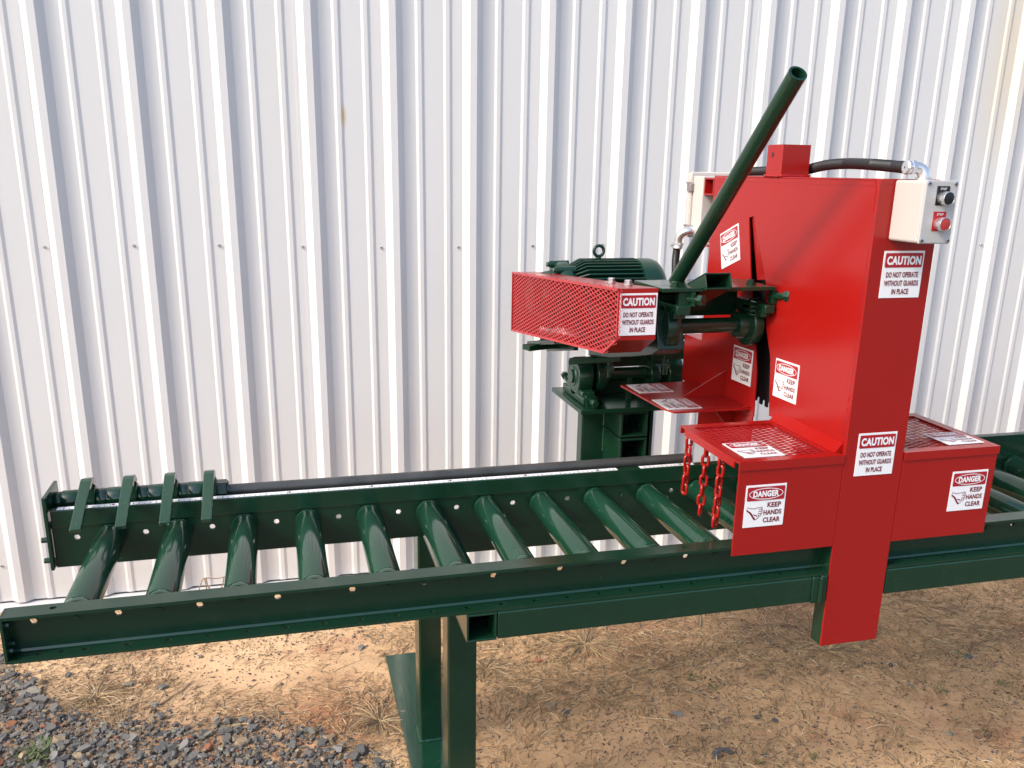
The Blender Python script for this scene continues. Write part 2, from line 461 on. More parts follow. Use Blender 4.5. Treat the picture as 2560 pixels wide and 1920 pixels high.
class Label:
    """flat print on a plate: P = o + a*u + b*v + h*n, a,b in 0..1"""
    def __init__(s, o, u, v): s.o, s.u, s.v = Vector(o), Vector(u), Vector(v); s.n = s.u.cross(s.v).normalized(); s.mb = MB()
    def P(s, a, b, h): return s.o + s.u * a + s.v * b + s.n * h
    def poly(s, pts, h, mi): s.mb.add([s.P(a, b, h) for a, b in pts], [tuple(range(len(pts)))], mi)
    def plate(s, h, mi=0, mi_side=0):
        q = [(0, 0), (1, 0), (1, 1), (0, 1)]
        vs = [s.P(a, b, 0) for a, b in q] + [s.P(a, b, h) for a, b in q]
        s.mb.add(vs, [(4, 5, 6, 7), (0, 1, 5, 4), (1, 2, 6, 5), (2, 3, 7, 6), (3, 0, 4, 7)], mi)
    def text(s, body, a0, a1, b0, b1, h, mi, bold=0.02):
        vs, fs = text_mesh(body, bold)
        s.mb.add([s.P(a0 + (a1 - a0) * x, b0 + (b1 - b0) * y, h) for x, y in vs], fs, mi)
    def ring(s, ca, cb, ra, rb, w, h, mi, n=36):
        vs = []; fs = []
        for k in range(n):
            t = 2 * math.pi * k / n
            vs += [s.P(ca + ra * math.cos(t), cb + rb * math.sin(t), h), s.P(ca + (ra - w) * math.cos(t), cb + (rb - w) * math.sin(t), h)]
        for k in range(n):
            j = (k + 1) % n; fs.append((2 * k, 2 * j, 2 * j + 1, 2 * k + 1))
        s.mb.add(vs, fs, mi)
    def stroke(s, pts, w, h, mi):
        for (a, b), (c_, d) in zip(pts[:-1], pts[1:]):
            dx, dy = c_ - a, d - b; L = math.hypot(dx, dy) or 1; nx, ny = -dy / L * w, dx / L * w
            ex, ey = dx / L * w * .5, dy / L * w * .5
            s.poly([(a - nx - ex, b - ny - ey), (c_ - nx + ex, d - ny + ey), (c_ + nx + ex, d + ny + ey), (a + nx - ex, b + ny - ey)], h, mi)
    def rrect(s, a0, a1, b0, b1, r, h, mi):
        pts = []
        for (cx, cy_, ph) in ((a1 - r, b1 - r, 0), (a0 + r, b1 - r, 90), (a0 + r, b0 + r, 180), (a1 - r, b0 + r, 270)):
            for k in range(5):
                t = RAD(ph + k * 22.5); pts.append((cx + r * math.cos(t), cy_ + r * math.sin(t)))
        s.poly(pts, h, mi)
H1, H2, H3 = 0.0016, 0.0026, 0.0036
def danger(o, u, v, parent):
    L = Label(o, u, v); L.plate(H1)
    L.rrect(0.035, 0.965, 0.63, 0.955, 0.03, H2, 1)
    L.ring(0.5, 0.79, 0.425, 0.135, 0.017, H3, 0)
    L.text('DANGER', 0.18, 0.82, 0.715, 0.865, H3, 0, 0.05)
    L.text('KEEP', 0.56, 0.90, 0.455, 0.575, H2, 2, 0.032)
    L.text('HANDS', 0.48, 0.925, 0.275, 0.395, H2, 2, 0.032)
    L.text('CLEAR', 0.48, 0.91, 0.095, 0.215, H2, 2, 0.032)
    L.stroke([(0.06, 0.48), (0.14, 0.455), (0.24, 0.445), (0.33, 0.46), (0.41, 0.475)], 0.006, H2, 2)
    L.poly([(0.05, 0.40), (0.06, 0.45), (0.085, 0.41), (0.15, 0.375), (0.19, 0.33), (0.25, 0.24), (0.30, 0.19), (0.285, 0.165), (0.24, 0.18), (0.16, 0.30), (0.12, 0.345)], H2, 2)
    L.stroke([(0.235, 0.30), (0.31, 0.275), (0.325, 0.255)], 0.011, H2, 2)
    L.stroke([(0.41, 0.475), (0.44, 0.45), (0.425, 0.425), (0.36, 0.425)], 0.007, H2, 2)
    L.stroke([(0.425, 0.425), (0.45, 0.40), (0.43, 0.375), (0.355, 0.375)], 0.007, H2, 2)
    L.stroke([(0.43, 0.375), (0.445, 0.345), (0.42, 0.32), (0.35, 0.325)], 0.007, H2, 2)
    L.stroke([(0.42, 0.32), (0.425, 0.29), (0.40, 0.26), (0.36, 0.27), (0.35, 0.30)], 0.007, H2, 2)
    L.stroke([(0.30, 0.19), (0.34, 0.21), (0.37, 0.25)], 0.006, H2, 2)
    return L.mb.build('warning_label', [WHITE, LRED, LDARK], parent, fixn=False)
def caution(o, u, v, parent):
    L = Label(o, u, v); L.plate(H1)
    L.rrect(0.035, 0.965, 0.65, 0.955, 0.03, H2, 1)
    L.text('CAUTION', 0.075, 0.925, 0.705, 0.895, H3, 0, 0.05)
    L.text('DO NOT OPERATE', 0.10, 0.90, 0.435, 0.555, H2, 2, 0.032)
    L.text('WITHOUT GUARDS', 0.075, 0.93, 0.255, 0.375, H2, 2, 0.032)
    L.text('IN PLACE', 0.29, 0.71, 0.075, 0.195, H2, 2, 0.032)
    return L.mb.build('warning_label', [WHITE, LRED, LDARK], parent, fixn=False)

# ================================================================== SETTING: ground
YW0, YAW, XW0 = 4.8397, -0.033595, -1.0984          # wall plane
WT = Vector((math.cos(YAW), math.sin(YAW), 0)); WN = Vector((math.sin(YAW), -math.cos(YAW), 0))   # along, out towards viewer
def W(t, off, z): return Vector((XW0, YW0, 0)) + WT * t + WN * off + Vector((0, 0, z))
PITCH = 0.40968

def gz(x, y):
    n = noise.noise(Vector((x * 1.1, y * 1.1, 3.0))) * 0.012 + noise.noise(Vector((x * 4, y * 4, 9.0))) * 0.006 + noise.noise(Vector((x * 13, y * 13, 1.0))) * 0.0025
    return n - 0.004
def axis(a, b, step, far):
    v = [a + i * step for i in range(int((b - a) / step) + 1)]
    lo, hi, d = [], [], step
    x = v[0]
    while x > -far: d *= 1.5; x -= d; lo.append(x)
    x = v[-1]; d = step
    while x < far: d *= 1.5; x += d; hi.append(x)
    return lo[::-1] + v + hi
gx = axis(-2.4, 5.4, 0.03, 160); gy = axis(2.2, 4.9, 0.03, 160)
g = MB()
g.v = [Vector((x, y, gz(x, y) if (-2.6 < x < 5.6 and 2.0 < y < 5.0) else -0.004)) for y in gy for x in gx]
nx = len(gx)
for j in range(len(gy) - 1):
    for i in range(nx - 1): g.f.append([j * nx + i, j * nx + i + 1, (j + 1) * nx + i + 1, (j + 1) * nx + i])
g.m = [0] * len(g.f); g.s = [True] * len(g.f); g.col = [None] * len(g.f)
ground = g.build('ground', SOIL, kind='structure', fixn=False, origin=(0, 0, 0))

# ================================================================== corrugated wall
wall = thing('corrugated_wall', 'tall white ribbed sheet metal building wall behind the green and red machine', 'wall', W(0, 0, 0))
p_ = PITCH
def rib_profile(t0):
    h, mh = 0.030, 0.0062
    pr = [(0.062, 0), (0.145, h), (0.232, h), (0.315, 0), (0.468, 0), (0.500, mh), (0.545, mh), (0.580, 0), (0.818, 0), (0.848, mh), (0.895, mh), (0.930, 0)]
    return [(t0 + a * p_, b) for a, b in pr]
ZT = 5.6
scr = MB()
scr.lathe((0, 0, 0), (0, -1, 0), [(0, 0.0125), (0.003, 0.0125), (0.004, 0.009), (0.005, 0.0085)], 12, 0)
scr.hexb((0, -0.004, 0), (0, -1, 0), 0.0075, 0.008)
scr_me = scr.build('screw', ZINC)
screw_proto = scr_me
first_screw = True
np_ = 0
for k in range(-7, 12):
    t0 = k * 3 * p_ + 0.062 * p_ - 0.02
    prof = [(t0, 0.0)]
    for r in range(3): prof += rib_profile((k * 3 + r) * p_)
    prof.append(((k * 3 + 3) * p_ + 0.062 * p_ - 0.002, 0.0))
    m = MB(); vs = []; fs = []
    zb_ = 0.034
    lift = 0.0008 * (k % 2)
    for t, h in prof:
        vs += [W(t, h + lift, zb_), W(t, h + lift, ZT)]
    for i in range(len(prof) - 1): fs.append((2 * i, 2 * i + 2, 2 * i + 3, 2 * i + 1))
    m.add(vs, fs)
    pan = m.build('wall_panel', WALLM, wall, fixn=False)
    so = pan.modifiers.new('sheet', 'SOLIDIFY'); so.thickness = 0.0012; so.offset = -1
    bv = pan.modifiers.new('bend', 'BEVEL'); bv.width = 0.0035; bv.segments = 2; bv.limit_method = 'ANGLE'; bv.angle_limit = RAD(8)
    if -3 <= k <= 6:
        for r in range(3):
            for z in (1.8996, 0.235, 3.56):
                pos = W((k * 3 + r) * p_ + 0.004 * math.sin(k * 7 + r * 3), 0.001, z + 0.006 * math.sin(k * 3.3 + r))
                if first_screw: s_ = screw_proto; first_screw = False
                else: s_ = screw_proto.copy(); COL.objects.link(s_)
                s_.parent = pan; s_.location = pos * S0 - WL[pan.name]; s_.rotation_euler = (0, 0, YAW)
m = MB()
a, b = -21 * p_, 38 * p_
m.prism([W(a, 0.0, -0.05), W(a, 0.062, -0.05), W(a, 0.062, 0.006), W(a, 0.055, 0.022), W(a, 0.0, 0.026)], WT * (b - a))
m.build('base_trim', WALLM, wall, bevel=0.002)
m = MB(); m.prism([W(a, -0.03, -0.05), W(a, -0.012, -0.05), W(a, -0.012, ZT), W(a, -0.03, ZT)], WT * (b - a))
m.build('light_blocker', STEELG, wall)  # added unseen sheet: stops light behind the ribs, darkens the gap at the base

# ================================================================== roller conveyor
YN, YF, YFR = 2.310, 2.861, 2.2515
ZTOP, ZBOT, ZH = 1.207, 1.0755, 1.1665
SP, XH0 = 0.20483, -0.6654
XL, XR = -0.722, 5.2
conv = thing('roller_conveyor', 'long dark green steel roller conveyor with stop shaft on pedestal leg before white wall', 'conveyor', (0.52, 2.58, 0))
def hexpts(x, z, r, ph=0.0): return ngon(x, z, r, 6, ph)
rnd = random.Random(5)
# near channel: web with hex holes, two flanges with round holes
m = MB()
holes = [hexpts(XH0 + k * SP, ZH, 0.0098) for k in range(0, 28)]
vs, fs = holed([(XL, ZBOT), (XR, ZBOT), (XR, ZTOP), (XL, ZTOP)], holes, 0.008)
m.add([(v.x, YN - 0.004 + v.z, v.y) for v in vs], fs)
holes = []
xs_ = [-0.655, -0.60, -0.545] + [-0.4415 + 0.1024 * i for i in range(54)]
for x in xs_: holes.append(ngon(x, (YN + YFR) / 2 - 0.004, 0.0085, 12))
vs, fs = holed([(XL, YFR), (XR, YFR), (XR, YN - 0.008), (XL, YN - 0.008)], holes, 0.009)
m.add([(v.x, v.y, ZBOT + 0.0045 + v.z) for v in vs], fs)
holes = [ngon(x, (YN + YFR) / 2 + 0.004, 0.0085, 12) for x in (-0.610, 1.165, 3.0)]
vs, fs = holed([(XL, YFR), (XR, YFR), (XR, YN - 0.008), (XL, YN - 0.008)], holes, 0.009)
m.add([(v.x, v.y, ZTOP - 0.0045 + v.z) for v in vs], fs)
m.build('side_channel', GREEN, conv, bevel=0.0012)
m = MB(); m.prism([(XL + 0.002, YN - 0.0082, ZBOT + 0.0150), (XL + 0.002, YN - 0.0082, ZBOT + 0.0092), (XL + 0.002, YN - 0.0125, ZBOT + 0.0092)], (XR - XL - 0.004, 0, 0)); m.build('channel_fillet', GREEN_R, conv)
# far channel
m = MB()
holes = [hexpts(XH0 + k * SP, ZH, 0.0098) for k in range(0, 29)]
vs, fs = holed([(-0.735, 1.0685), (XR, 1.0685), (XR, 1.2045), (-0.735, 1.2045)], holes, 0.008)
m.add([(v.x, YF + 0.004 + v.z, v.y) for v in vs], fs)
m.box(-0.735, XR, YF + 0.008, YF + 0.062, 1.0685, 1.0775); m.box(-0.735, XR, YF + 0.008, YF + 0.062, 1.1955, 1.2045)
m.build('side_channel', GREEN, conv, bevel=0.0012)
# fence: angle bar standing proud on the far channel
m = MB()
m.box(-0.733, 1.86, YF - 0.006, YF + 0.004, 1.2065, 1.262); m.box(-0.733, 1.86, YF + 0.004, YF + 0.029, 1.253, 1.262)
m.build('fence_bar', GREEN, conv, bevel=0.002)
m = MB()
m.box(1.90, XR, YF - 0.006, YF + 0.004, 1.192, 1.296); m.box(1.90, XR, YF + 0.004, YF + 0.029, 1.287, 1.296)
m.build('fence_bar', GREEN, conv, bevel=0.002)
# tape measure stuck on the fence
for x0, x1 in ((-0.715, 1.165), (1.255, 1.47)):
    m = MB(); m.box(x0, x1, YF + 0.001, YF + 0.024, 1.2625, 1.2635)
    x = x0 + 0.02; i = 0
    while x < x1 - 0.01:
        l = 0.016 if i % 4 == 0 else 0.008
        m.box(x - 0.0011, x + 0.0011, YF + 0.002, YF + 0.002 + l, 1.2635, 1.2639, 1)
        if i % 16 == 8:
            m.box(x + 0.004, x + 0.012, YF + 0.006, YF + 0.019, 1.2635, 1.2639, 1)
        x += 0.0171; i += 1
    m.build('tape_measure', [WHITE, BLACK], conv)
# end plates
m = MB(); m.prism([(-0.737, 2.838, 1.0685), (-0.737, 3.01, 1.0685), (-0.737, 3.01, 1.312), (-0.737, 2.838, 1.312)], (-0.011, 0, 0))
ep = m.build('end_plate', GREEN, conv, bevel=0.002)
m = MB()
for z in (1.095, 1.165): m.bolt((-0.748, 2.862, z), (-1, 0, 0), 0.009, 0.02)
m.build('bolt', GREEN, ep)
m = MB(); m.box(XL - 0.008, XL, YFR, YN, ZBOT, ZTOP)
ep2 = m.build('end_plate', GREEN, conv, bevel=0.0015)
m = MB()
for z, y in ((1.178, 2.27), (1.105, 2.27), (1.115, 2.29)): m.bolt((XL, y, z), (1, 0, 0), 0.008, 0.009)
m.build('bolt', GREEN, ep2)
# rollers
RZ, RR = 1.1625, 0.0445
def roller_at(x):
    m = MB()
    prof = [(0, RR * .80), (0.004, RR * .80), (0.004, RR * .9), (0.0, RR * .985), (0.002, RR), (0.022, RR), (0.0235, RR * .985), (0.025, RR), (0.518, RR), (0.5195, RR * .985), (0.521, RR), (0.533, RR), (0.535, RR * .985), (0.531, RR * .9), (0.531, RR * .8), (0.535, RR * .8)]
    m.lathe((x, 2.3155, RZ), (0, 1, 0), prof, 40)
    r = m.build('roller', GREEN_R, conv)
    m = MB(); m.lathe((x, 2.2985, RZ), (0, 1, 0), [(0, 0.0095), (0.575, 0.0095)], 6, 0, False)
    m.build('axle', GREEN, r)
    return r
r0 = roller_at(XH0 + 0.5 * SP)
for k in range(1, 28): copy_tree(r0, (k * SP, 0, 0), conv)
# stop shaft
SY, SZ = 2.957, 1.258
m = MB(); m.lathe((-0.20, SY, SZ - 0.003), (1, 0, 0), [(0, 0.021), (1.70, 0.021)], 24)
m.build('stop_pipe', PIPE, conv)
m = MB()
segs = [(-0.737, -0.715, 0.031), (-0.714, -0.660, 0.0345), (-0.659, -0.612, 0.034)]
for x0, x1, r in segs: m.lathe((x0, SY, SZ), (1, 0, 0), [(0, r * .96), (0.002, r), (x1 - x0 - 0.002, r), (x1 - x0, r * .96)], 28)
for x in (-0.706, -0.676): m.cyl((x, SY - 0.034, SZ + 0.003), (x, SY - 0.0355, SZ + 0.003), 0.0055, 10, 1)
m.build('shaft_collar', [GREEN, BLACK], conv)
arms = [-0.632, -0.5055, -0.380, -0.2575]
for i, x in enumerate(arms):
    m = MB()
    w = 0.0165
    # bent flat bar seen from the side (y, z)
    side = [(2.700, 1.256), (2.912, 1.335), (2.93, 1.338), (2.962, 1.331), (2.985, 1.31), (2.975, 1.295), (2.93, 1.320), (2.705, 1.243)]
    m.prism([(x - w, y, z) for y, z in side], (2 * w, 0, 0))
    arm = m.build('stop_arm', GREEN_R, conv, bevel=0.003)
    m = MB()
    m.lathe((x - 0.02, SY, SZ), (1, 0, 0), [(0, 0.040), (0.003, 0.043), (0.037, 0.043), (0.04, 0.040)], 28)
    m.box(x - 0.012, x + 0.012, SY - 0.01, SY + 0.025, SZ + 0.03, SZ + 0.058)
    m.build('hub', GREEN, arm, bevel=0.001)
    if i < 3:
        x1 = arms[i + 1] - 0.021; a = x + 0.021
        mid = a + (x1 - a) * 0.36
        for q0, q1, r in ((a, mid, 0.0342), (mid + 0.0015, x1, 0.0355)):
            m = MB(); m.lathe((q0, SY, SZ), (1, 0, 0), [(0, r * .97), (0.0015, r), (q1 - q0 - 0.0015, r), (q1 - q0, r * .97)], 28)
            m.build('shaft_collar', GREEN_R, conv)
m = MB(); m.hexb((-0.237, SY, SZ), (1, 0, 0), 0.037, 0.034); m.lathe((-0.206, SY, SZ), (1, 0, 0), [(0, 0.03), (0.006, 0.03)], 20)
m.build('shaft_nut', GREEN, conv)
# substructure
m = MB(); m.sqtube(0.472, 0.562, 0.985, 1.0745, 2.247, 3.34, 0.007)
m.build('cross_tube', GREEN, conv, bevel=0.002)
m = MB(); m.box(0.5635, 1.604, 2.2475, 2.335, 0.986, 1.0745)
m.build('side_beam', GREEN, conv, bevel=0.005)
m = MB(); m.box(1.604, 1.63, 2.2455, 2.33, 0.982, 1.0745); m.box(1.634, 1.657, 2.2445, 2.33, 0.980, 1.078)
m.lathe((1.6325, 2.243, 0.985), (0, 0, 1), [(0, 0.006), (0.09, 0.006)], 8)
m.build('beam_bracket', GREEN, conv, bevel=0.003)
m = MB(); m.box(1.878, XR, 2.2475, 2.335, 0.984, 1.0745)
m.build('side_beam', GREEN, conv, bevel=0.005)
m = MB(); m.box(0.468, 0.566, 2.530, 2.628, 0.018, 0.984)
leg = m.build('leg', GREEN, conv, bevel=0.008, seg=3)
m = MB(); m.box(0.466, 0.557, 3.150, 3.262, 0.018, 1.02)
leg2 = m.build('leg', GREEN, conv, bevel=0.008, seg=3)
def weld(pts, name_parent, mat_=GREEN, r=0.0048):
    m = MB(); out = []
    rr = []
    for (a, b) in zip(pts[:-1], pts[1:]):
        a, b = Vector(a), Vector(b); n = max(2, int((b - a).length / 0.007))
        for i in range(n):
            out.append(a.lerp(b, i / n) + Vector((rnd.uniform(-1, 1), rnd.uniform(-1, 1), rnd.uniform(-1, 1))) * 0.001); rr.append(r * rnd.uniform(0.75, 1.25))
    out.append(Vector(pts[-1])); rr.append(r)
    m.sweep(out, rr, 7)
    return m.build('weld_bead', mat_, name_parent)
weld([(0.466, 3.262, 0.021), (0.466, 3.149, 0.021), (0.557, 3.149, 0.021)], leg2, GREEN_R, 0.007)
weld([(0.466, 2.529, 0.021), (0.568, 2.529, 0.021)], leg, GREEN_R, 0.007)
m = MB(); m.box(0.405, 0.63, 2.36, 3.865, -0.02, 0.018)
m.build('foot_plate', GREEN_R, conv, bevel=0.002)
m = MB(); m.box(0.558, 3.4, 3.155, 3.25, 0.852, 0.946); m.build('rear_beam', GREEN, conv, bevel=0.006)
# second pedestal far right
for (x0, y0, y1) in ((4.80, 2.53, 2.628), (4.80, 3.15, 3.262)):
    m = MB(); m.box(x0, x0 + 0.095, y0, y1, 0.018, 0.984); m.build('leg', GREEN, conv, bevel=0.008)
m = MB(); m.sqtube(4.80, 4.895, 0.985, 1.0745, 2.34, 3.34, 0.007); m.build('cross_tube', GREEN, conv, bevel=0.002)
m = MB(); m.box(4.73, 4.97, 2.36, 3.865, -0.02, 0.018); m.build('foot_plate', GREEN_R, conv, bevel=0.002)
# pivot column behind the conveyor
m = MB(); m.box(1.281, 1.603, 3.60, 3.665, 0.946, 1.326); col_ = m.build('pivot_column', GREEN, conv, bevel=0.006)
m = MB(); m.box(1.20, 1.66, 3.25, 3.80, 0.86, 0.945); m.build('pivot_column_base', GREEN, conv, bevel=0.006)
for z0, z1 in ((1.212, 1.326), (1.092, 1.206)):
    m = MB(); m.sqtube(1.386, 1.512, z0, z1, 3.40, 3.5995, 0.011); m.build('socket_tube', GREEN, conv, bevel=0.003)
    weld([(1.385, 3.598, z0), (1.385, 3.598, z1)], col_, GREEN_R, 0.005)
m = MB(); m.box(1.386, 1.512, 3.44, 3.5995, 0.946, 1.090); m.build('filler_plate', GREEN, conv, bevel=0.003)
m = MB(); m.box(1.530, 1.545, 3.42, 3.5995, 0.946, 1.326); m.build('column_side_plate', GREEN, conv, bevel=0.002)
m = MB()
m.box(1.20, 1.80, 3.39, 3.81, 1.327, 1.347)
pvp = m.build('pivot_plate', GREEN, conv, bevel=0.003)

# ================================================================== chop saw
PV = Vector((0, 3.6, 1.447)); AB = Vector((0, 2.85, 1.79))
saw = thing('chop_saw', 'dark green swing-arm chop saw with finned motor and red mesh belt guard', 'chop saw', (1.45, 3.6, 1.35))
AD = Vector((0, AB.y - PV.y, AB.z - PV.z)).normalized()          # along arm, to the front
AN = Vector((0, -AD.z, AD.y)) * -1                                # up, off the arm
if AN.z < 0: AN = -AN
X_ = Vector((1, 0, 0))
def pillow(x0, x1, c, r, up, along, rc=0.5, name='pillow_block', par=None, base=0.085, hub=True):
    """bearing block: ring housing, foot bar on the side 'up' with two bolts"""
    par = par or saw
    m = MB(); c = Vector(c); w = x1 - x0
    m.lathe((x0, c.y, c.z), X_, [(0, r * .80), (0, r), (w * .15, r * 1.03), (w * .85, r * 1.03), (w, r), (w, r * .80)], 32, 0, True, False)
    ctr = Vector(((x0 + x1) / 2, c.y, c.z))
    m.obox(ctr + up * (r * 0.98), X_, along, up, w * .5, r * 1.75, r * 0.20)
    m.obox(ctr + up * (r * 0.55), X_, along, up, w * .47, r * 0.86, r * 0.45)
    for s in (-1, 1): m.obox(ctr + up * (r * 0.72) + along * (s * r * 1.05), X_, along, up, w * .42, r * .35, r * .16)
    o = m.build(name, GREEN, par, bevel=0.003)
    m = MB()
    m.lathe((x0 - 0.004, c.y, c.z), X_, [(0, r * .50), (0.004, r * .55), (0.004, r * .78), (w + 0.004, r * .78), (w + 0.004, r * .55), (w + 0.012, r * .5)], 28, 0)
    m.build('bearing', GREEN_M, o)
    m = MB()
    for s in (-1, 1):
        q = ctr + along * (s * r * 1.30) + up * (r * 0.78)
        m.bolt(q, -up, 0.012, 0.012)
    m.build('bolt', GREEN, o)
    return o
# pivot bearings + shaft
UPV = Vector((0, 0, -1)); ALV = Vector((0, 1, 0))
pillow(1.232, 1.298, PV, 0.082, UPV, ALV)
pillow(1.655, 1.722, PV, 0.082, UPV, ALV)
m = MB(); m.cyl((1.218, PV.y, PV.z), (1.735, PV.y, PV.z), 0.030, 24); m.build('pivot_shaft', GREEN, saw)
for x0, x1 in ((1.318, 1.392), (1.565, 1.640)):
    m = MB(); m.lathe((x0, PV.y, PV.z), X_, [(0, 0.055), (0.006, 0.078), (0.03, 0.08), (0.05, 0.075), (x1 - x0, 0.05)], 28); m.box(x0 + 0.012, x1 - 0.012, PV.y - 0.05, PV.y + 0.05, PV.z, PV.z + 0.11)
    m.build('arm_hub', GREEN, saw, bevel=0.002)
m = MB(); m.box(1.302, 1.652, 3.655, 3.668, 1.3475, 1.405); m.build('bearing_rib', GREEN, conv, bevel=0.002)
m = MB(); m.box(1.447, 1.470, 3.50, 3.515, 1.3475, 1.452); m.build('stop_bar', GREEN, conv, bevel=0.002)
m = MB(); m.prism([(1.31, 3.60, 1.480), (1.65, 3.60, 1.480), (1.65, 3.60, 1.560), (1.31, 3.60, 1.575)], (0, 0.02, 0)); m.build('hinge_web', GREEN, saw, bevel=0.002)
# jack bolts at the bearing feet
m = MB()
for x in (1.262, 1.69):
    m.cyl((x, 3.47, 1.372), (x, 3.40, 1.372), 0.011, 12); m.hexb((x, 3.405, 1.372), (0, -1, 0), 0.018, 0.02)
    m.cyl((x, 3.74, 1.38), (x, 3.81, 1.40), 0.011, 12); m.hexb((x, 3.80, 1.40), (0, 1, .2), 0.018, 0.02)
    m.obox((x, 3.455, 1.37), X_, (0, 1, 0), (0, 0, 1), 0.02, 0.012, 0.022)
m.build('jack_bolt', GREEN, saw)
# tilted motor plate over the pivot
MPD = Vector((0, -0.96, 0.20)).normalized(); MPU = Vector((0, 0.20, 0.96)).normalized()
mp_c = Vector((1.42, 3.72, 1.578))
m = MB(); m.obox(mp_c, X_, MPD, MPU, 0.31, 0.215, 0.010)
m.obox(mp_c + Vector((-0.20, 0.03, 0)) - MPU * 0.028, X_, MPD, MPU, 0.012, 0.20, 0.02); m.obox(mp_c + Vector((0.285, -0.05, 0)) - MPU * 0.028, X_, MPD, MPU, 0.020, 0.19, 0.02)
mpl = m.build('motor_plate', GREEN, saw, bevel=0.003)
m = MB(); m.obox((1.28, 3.47, 1.545), (0.9, -0.42, 0.12), (0.42, 0.9, 0), (0, 0, 1), 0.11, 0.02, 0.012); m.obox((1.16, 3.85, 1.535), (0.95, 0.3, 0), (-0.3, 0.95, 0), (0, 0, 1), 0.09, 0.03, 0.012)
m.obox((1.66, 3.46, 1.555), (1, 0, 0), (0, 1, 0), (0, 0, 1), 0.075, 0.022, 0.016)
m.build('clamp_bar', GREEN, saw, bevel=0.003)
m = MB()
for p in ((1.16, 3.84, 1.56), (1.22, 3.92, 1.56), (1.66, 3.455, 1.575), (1.30, 3.46, 1.56)): m.bolt(p, (0, 0, 1), 0.014, 0.016)
for x in (1.345, 1.60): m.cyl((x, 3.46, 1.47), (x, 3.46, 1.55), 0.012, 12); m.hexb((x, 3.46, 1.50), (0, 0, 1), 0.02, 0.02)
m.cyl((1.70, 3.45, 1.555), (1.745, 3.43, 1.557), 0.014, 12); m.hexb((1.735, 3.435, 1.557), (1, -.4, 0), 0.021, 0.02)
m.build('bolt', GREEN, saw)
# arm tube and arbor plate
m = MB()
at0 = Vector((1.425, 2.702, 1.966)); TD = Vector((0, 0.93, -0.365)).normalized(); TU = Vector((0, 0.365, 0.93)).normalized()
def tube_along(m, c, d, u, hw, hh, L, w):
    c = Vector(c); s = X_
    for (du, dx, a, b) in ((1, 0, hw, w / 2), (-1, 0, hw, w / 2), (0, 1, w / 2, hh - w), (0, -1, w / 2, hh - w)):
        m.obox(c + d * (L / 2) + u * du * (hh - w / 2) + s * dx * (hw - w / 2), s, u, d, a, b, L / 2)
tube_along(m, at0, TD, TU, 0.0485, 0.0285, 0.86, 0.006)
m.build('arm_tube', GREEN, saw, bevel=0.003)
m = MB(); m.prism([(1.232, 2.718, 1.928), (1.652, 2.718, 1.928), (1.652, 2.97, 1.926), (1.232, 2.97, 1.926)], (0, 0, 0.0135))
m.build('arbor_plate', GREEN, saw, bevel=0.002)
m = MB(); m.box(1.27, 1.64, 2.955, 2.967, 1.808, 1.9255); m.build('arm_web', GREEN, saw, bevel=0.003)
AX0, AX1 = 1.30, 1.64
pa = pillow(1.285, 1.337, AB, 0.078, Vector((0, 0, 1)), Vector((0, 1, 0)))
pb = pillow(1.620, 1.658, AB, 0.074, Vector((0, 0, 1)), Vector((0, 1, 0)))
m = MB(); m.lathe((1.10, AB.y, AB.z), X_, [(0, 0.022), (0.22, 0.022), (0.22, 0.027), (0.48, 0.027), (0.48, 0.045), (0.50, 0.05), (0.52, 0.05), (0.52, 0.025), (0.72, 0.025)], 28)
m.build('arbor_shaft', GREEN, saw)
# slim dark curved cover beneath the left bearing
pts = []
m = MB(); side = [(2.79, 1.72), (2.84, 1.695), (3.0, 1.655), (3.25, 1.60), (3.5, 1.56), (3.5, 1.62), (3.1, 1.72), (2.93, 1.80), (2.93, 1.93), (2.86, 1.90)]
m.prism([(1.262, y, z) for y, z in side], (0.10, 0, 0))
m.build('arm_side_plate', GREEN, saw, bevel=0.003)
# adjuster lugs and bolts under the plate
m = MB()
for x in (1.325, 1.675):
    m.box(x - 0.028, x + 0.028, 2.728, 2.755, 1.880, 1.926)
    m.box(x + 0.012, x + 0.020, 2.70, 2.755, 1.880, 1.928)
m.build('adjuster_lug', GREEN, saw, bevel=0.002)
m = MB()
m.lathe((1.333, 2.735, 1.902), (0.5, -1, 0.05), [(0, 0.011), (0.045, 0.011)], 14); m.hexb((1.355, 2.693, 1.905), (0.5, -1, 0.05), 0.019, 0.018)
m.lathe((1.655, 2.745, 1.905), (0.3, -1, 0.12), [(0, 0.012), (0.075, 0.012)], 14); m.hexb((1.674, 2.682, 1.913), (0.3, -1, 0.12), 0.021, 0.022)
m.bolt((1.60, 2.80, 1.9415), (0, 0, 1), 0.013, 0.014); m.bolt((1.30, 2.775, 1.9415), (0, 0, 1), 0.013, 0.012)
m.build('adjuster_bolt', GREEN, saw)
m = MB(); m.sweep([(1.605, 2.79, 1.885 - 0.0045 * i + 0.0) if False else (1.605 + 0.017 * math.cos(i * 0.9), 2.775 + 0.017 * math.sin(i * 0.9), 1.895 - 0.0022 * i) for i in range(28)], 0.0032, 6)
m.build('spring', GREEN, saw)
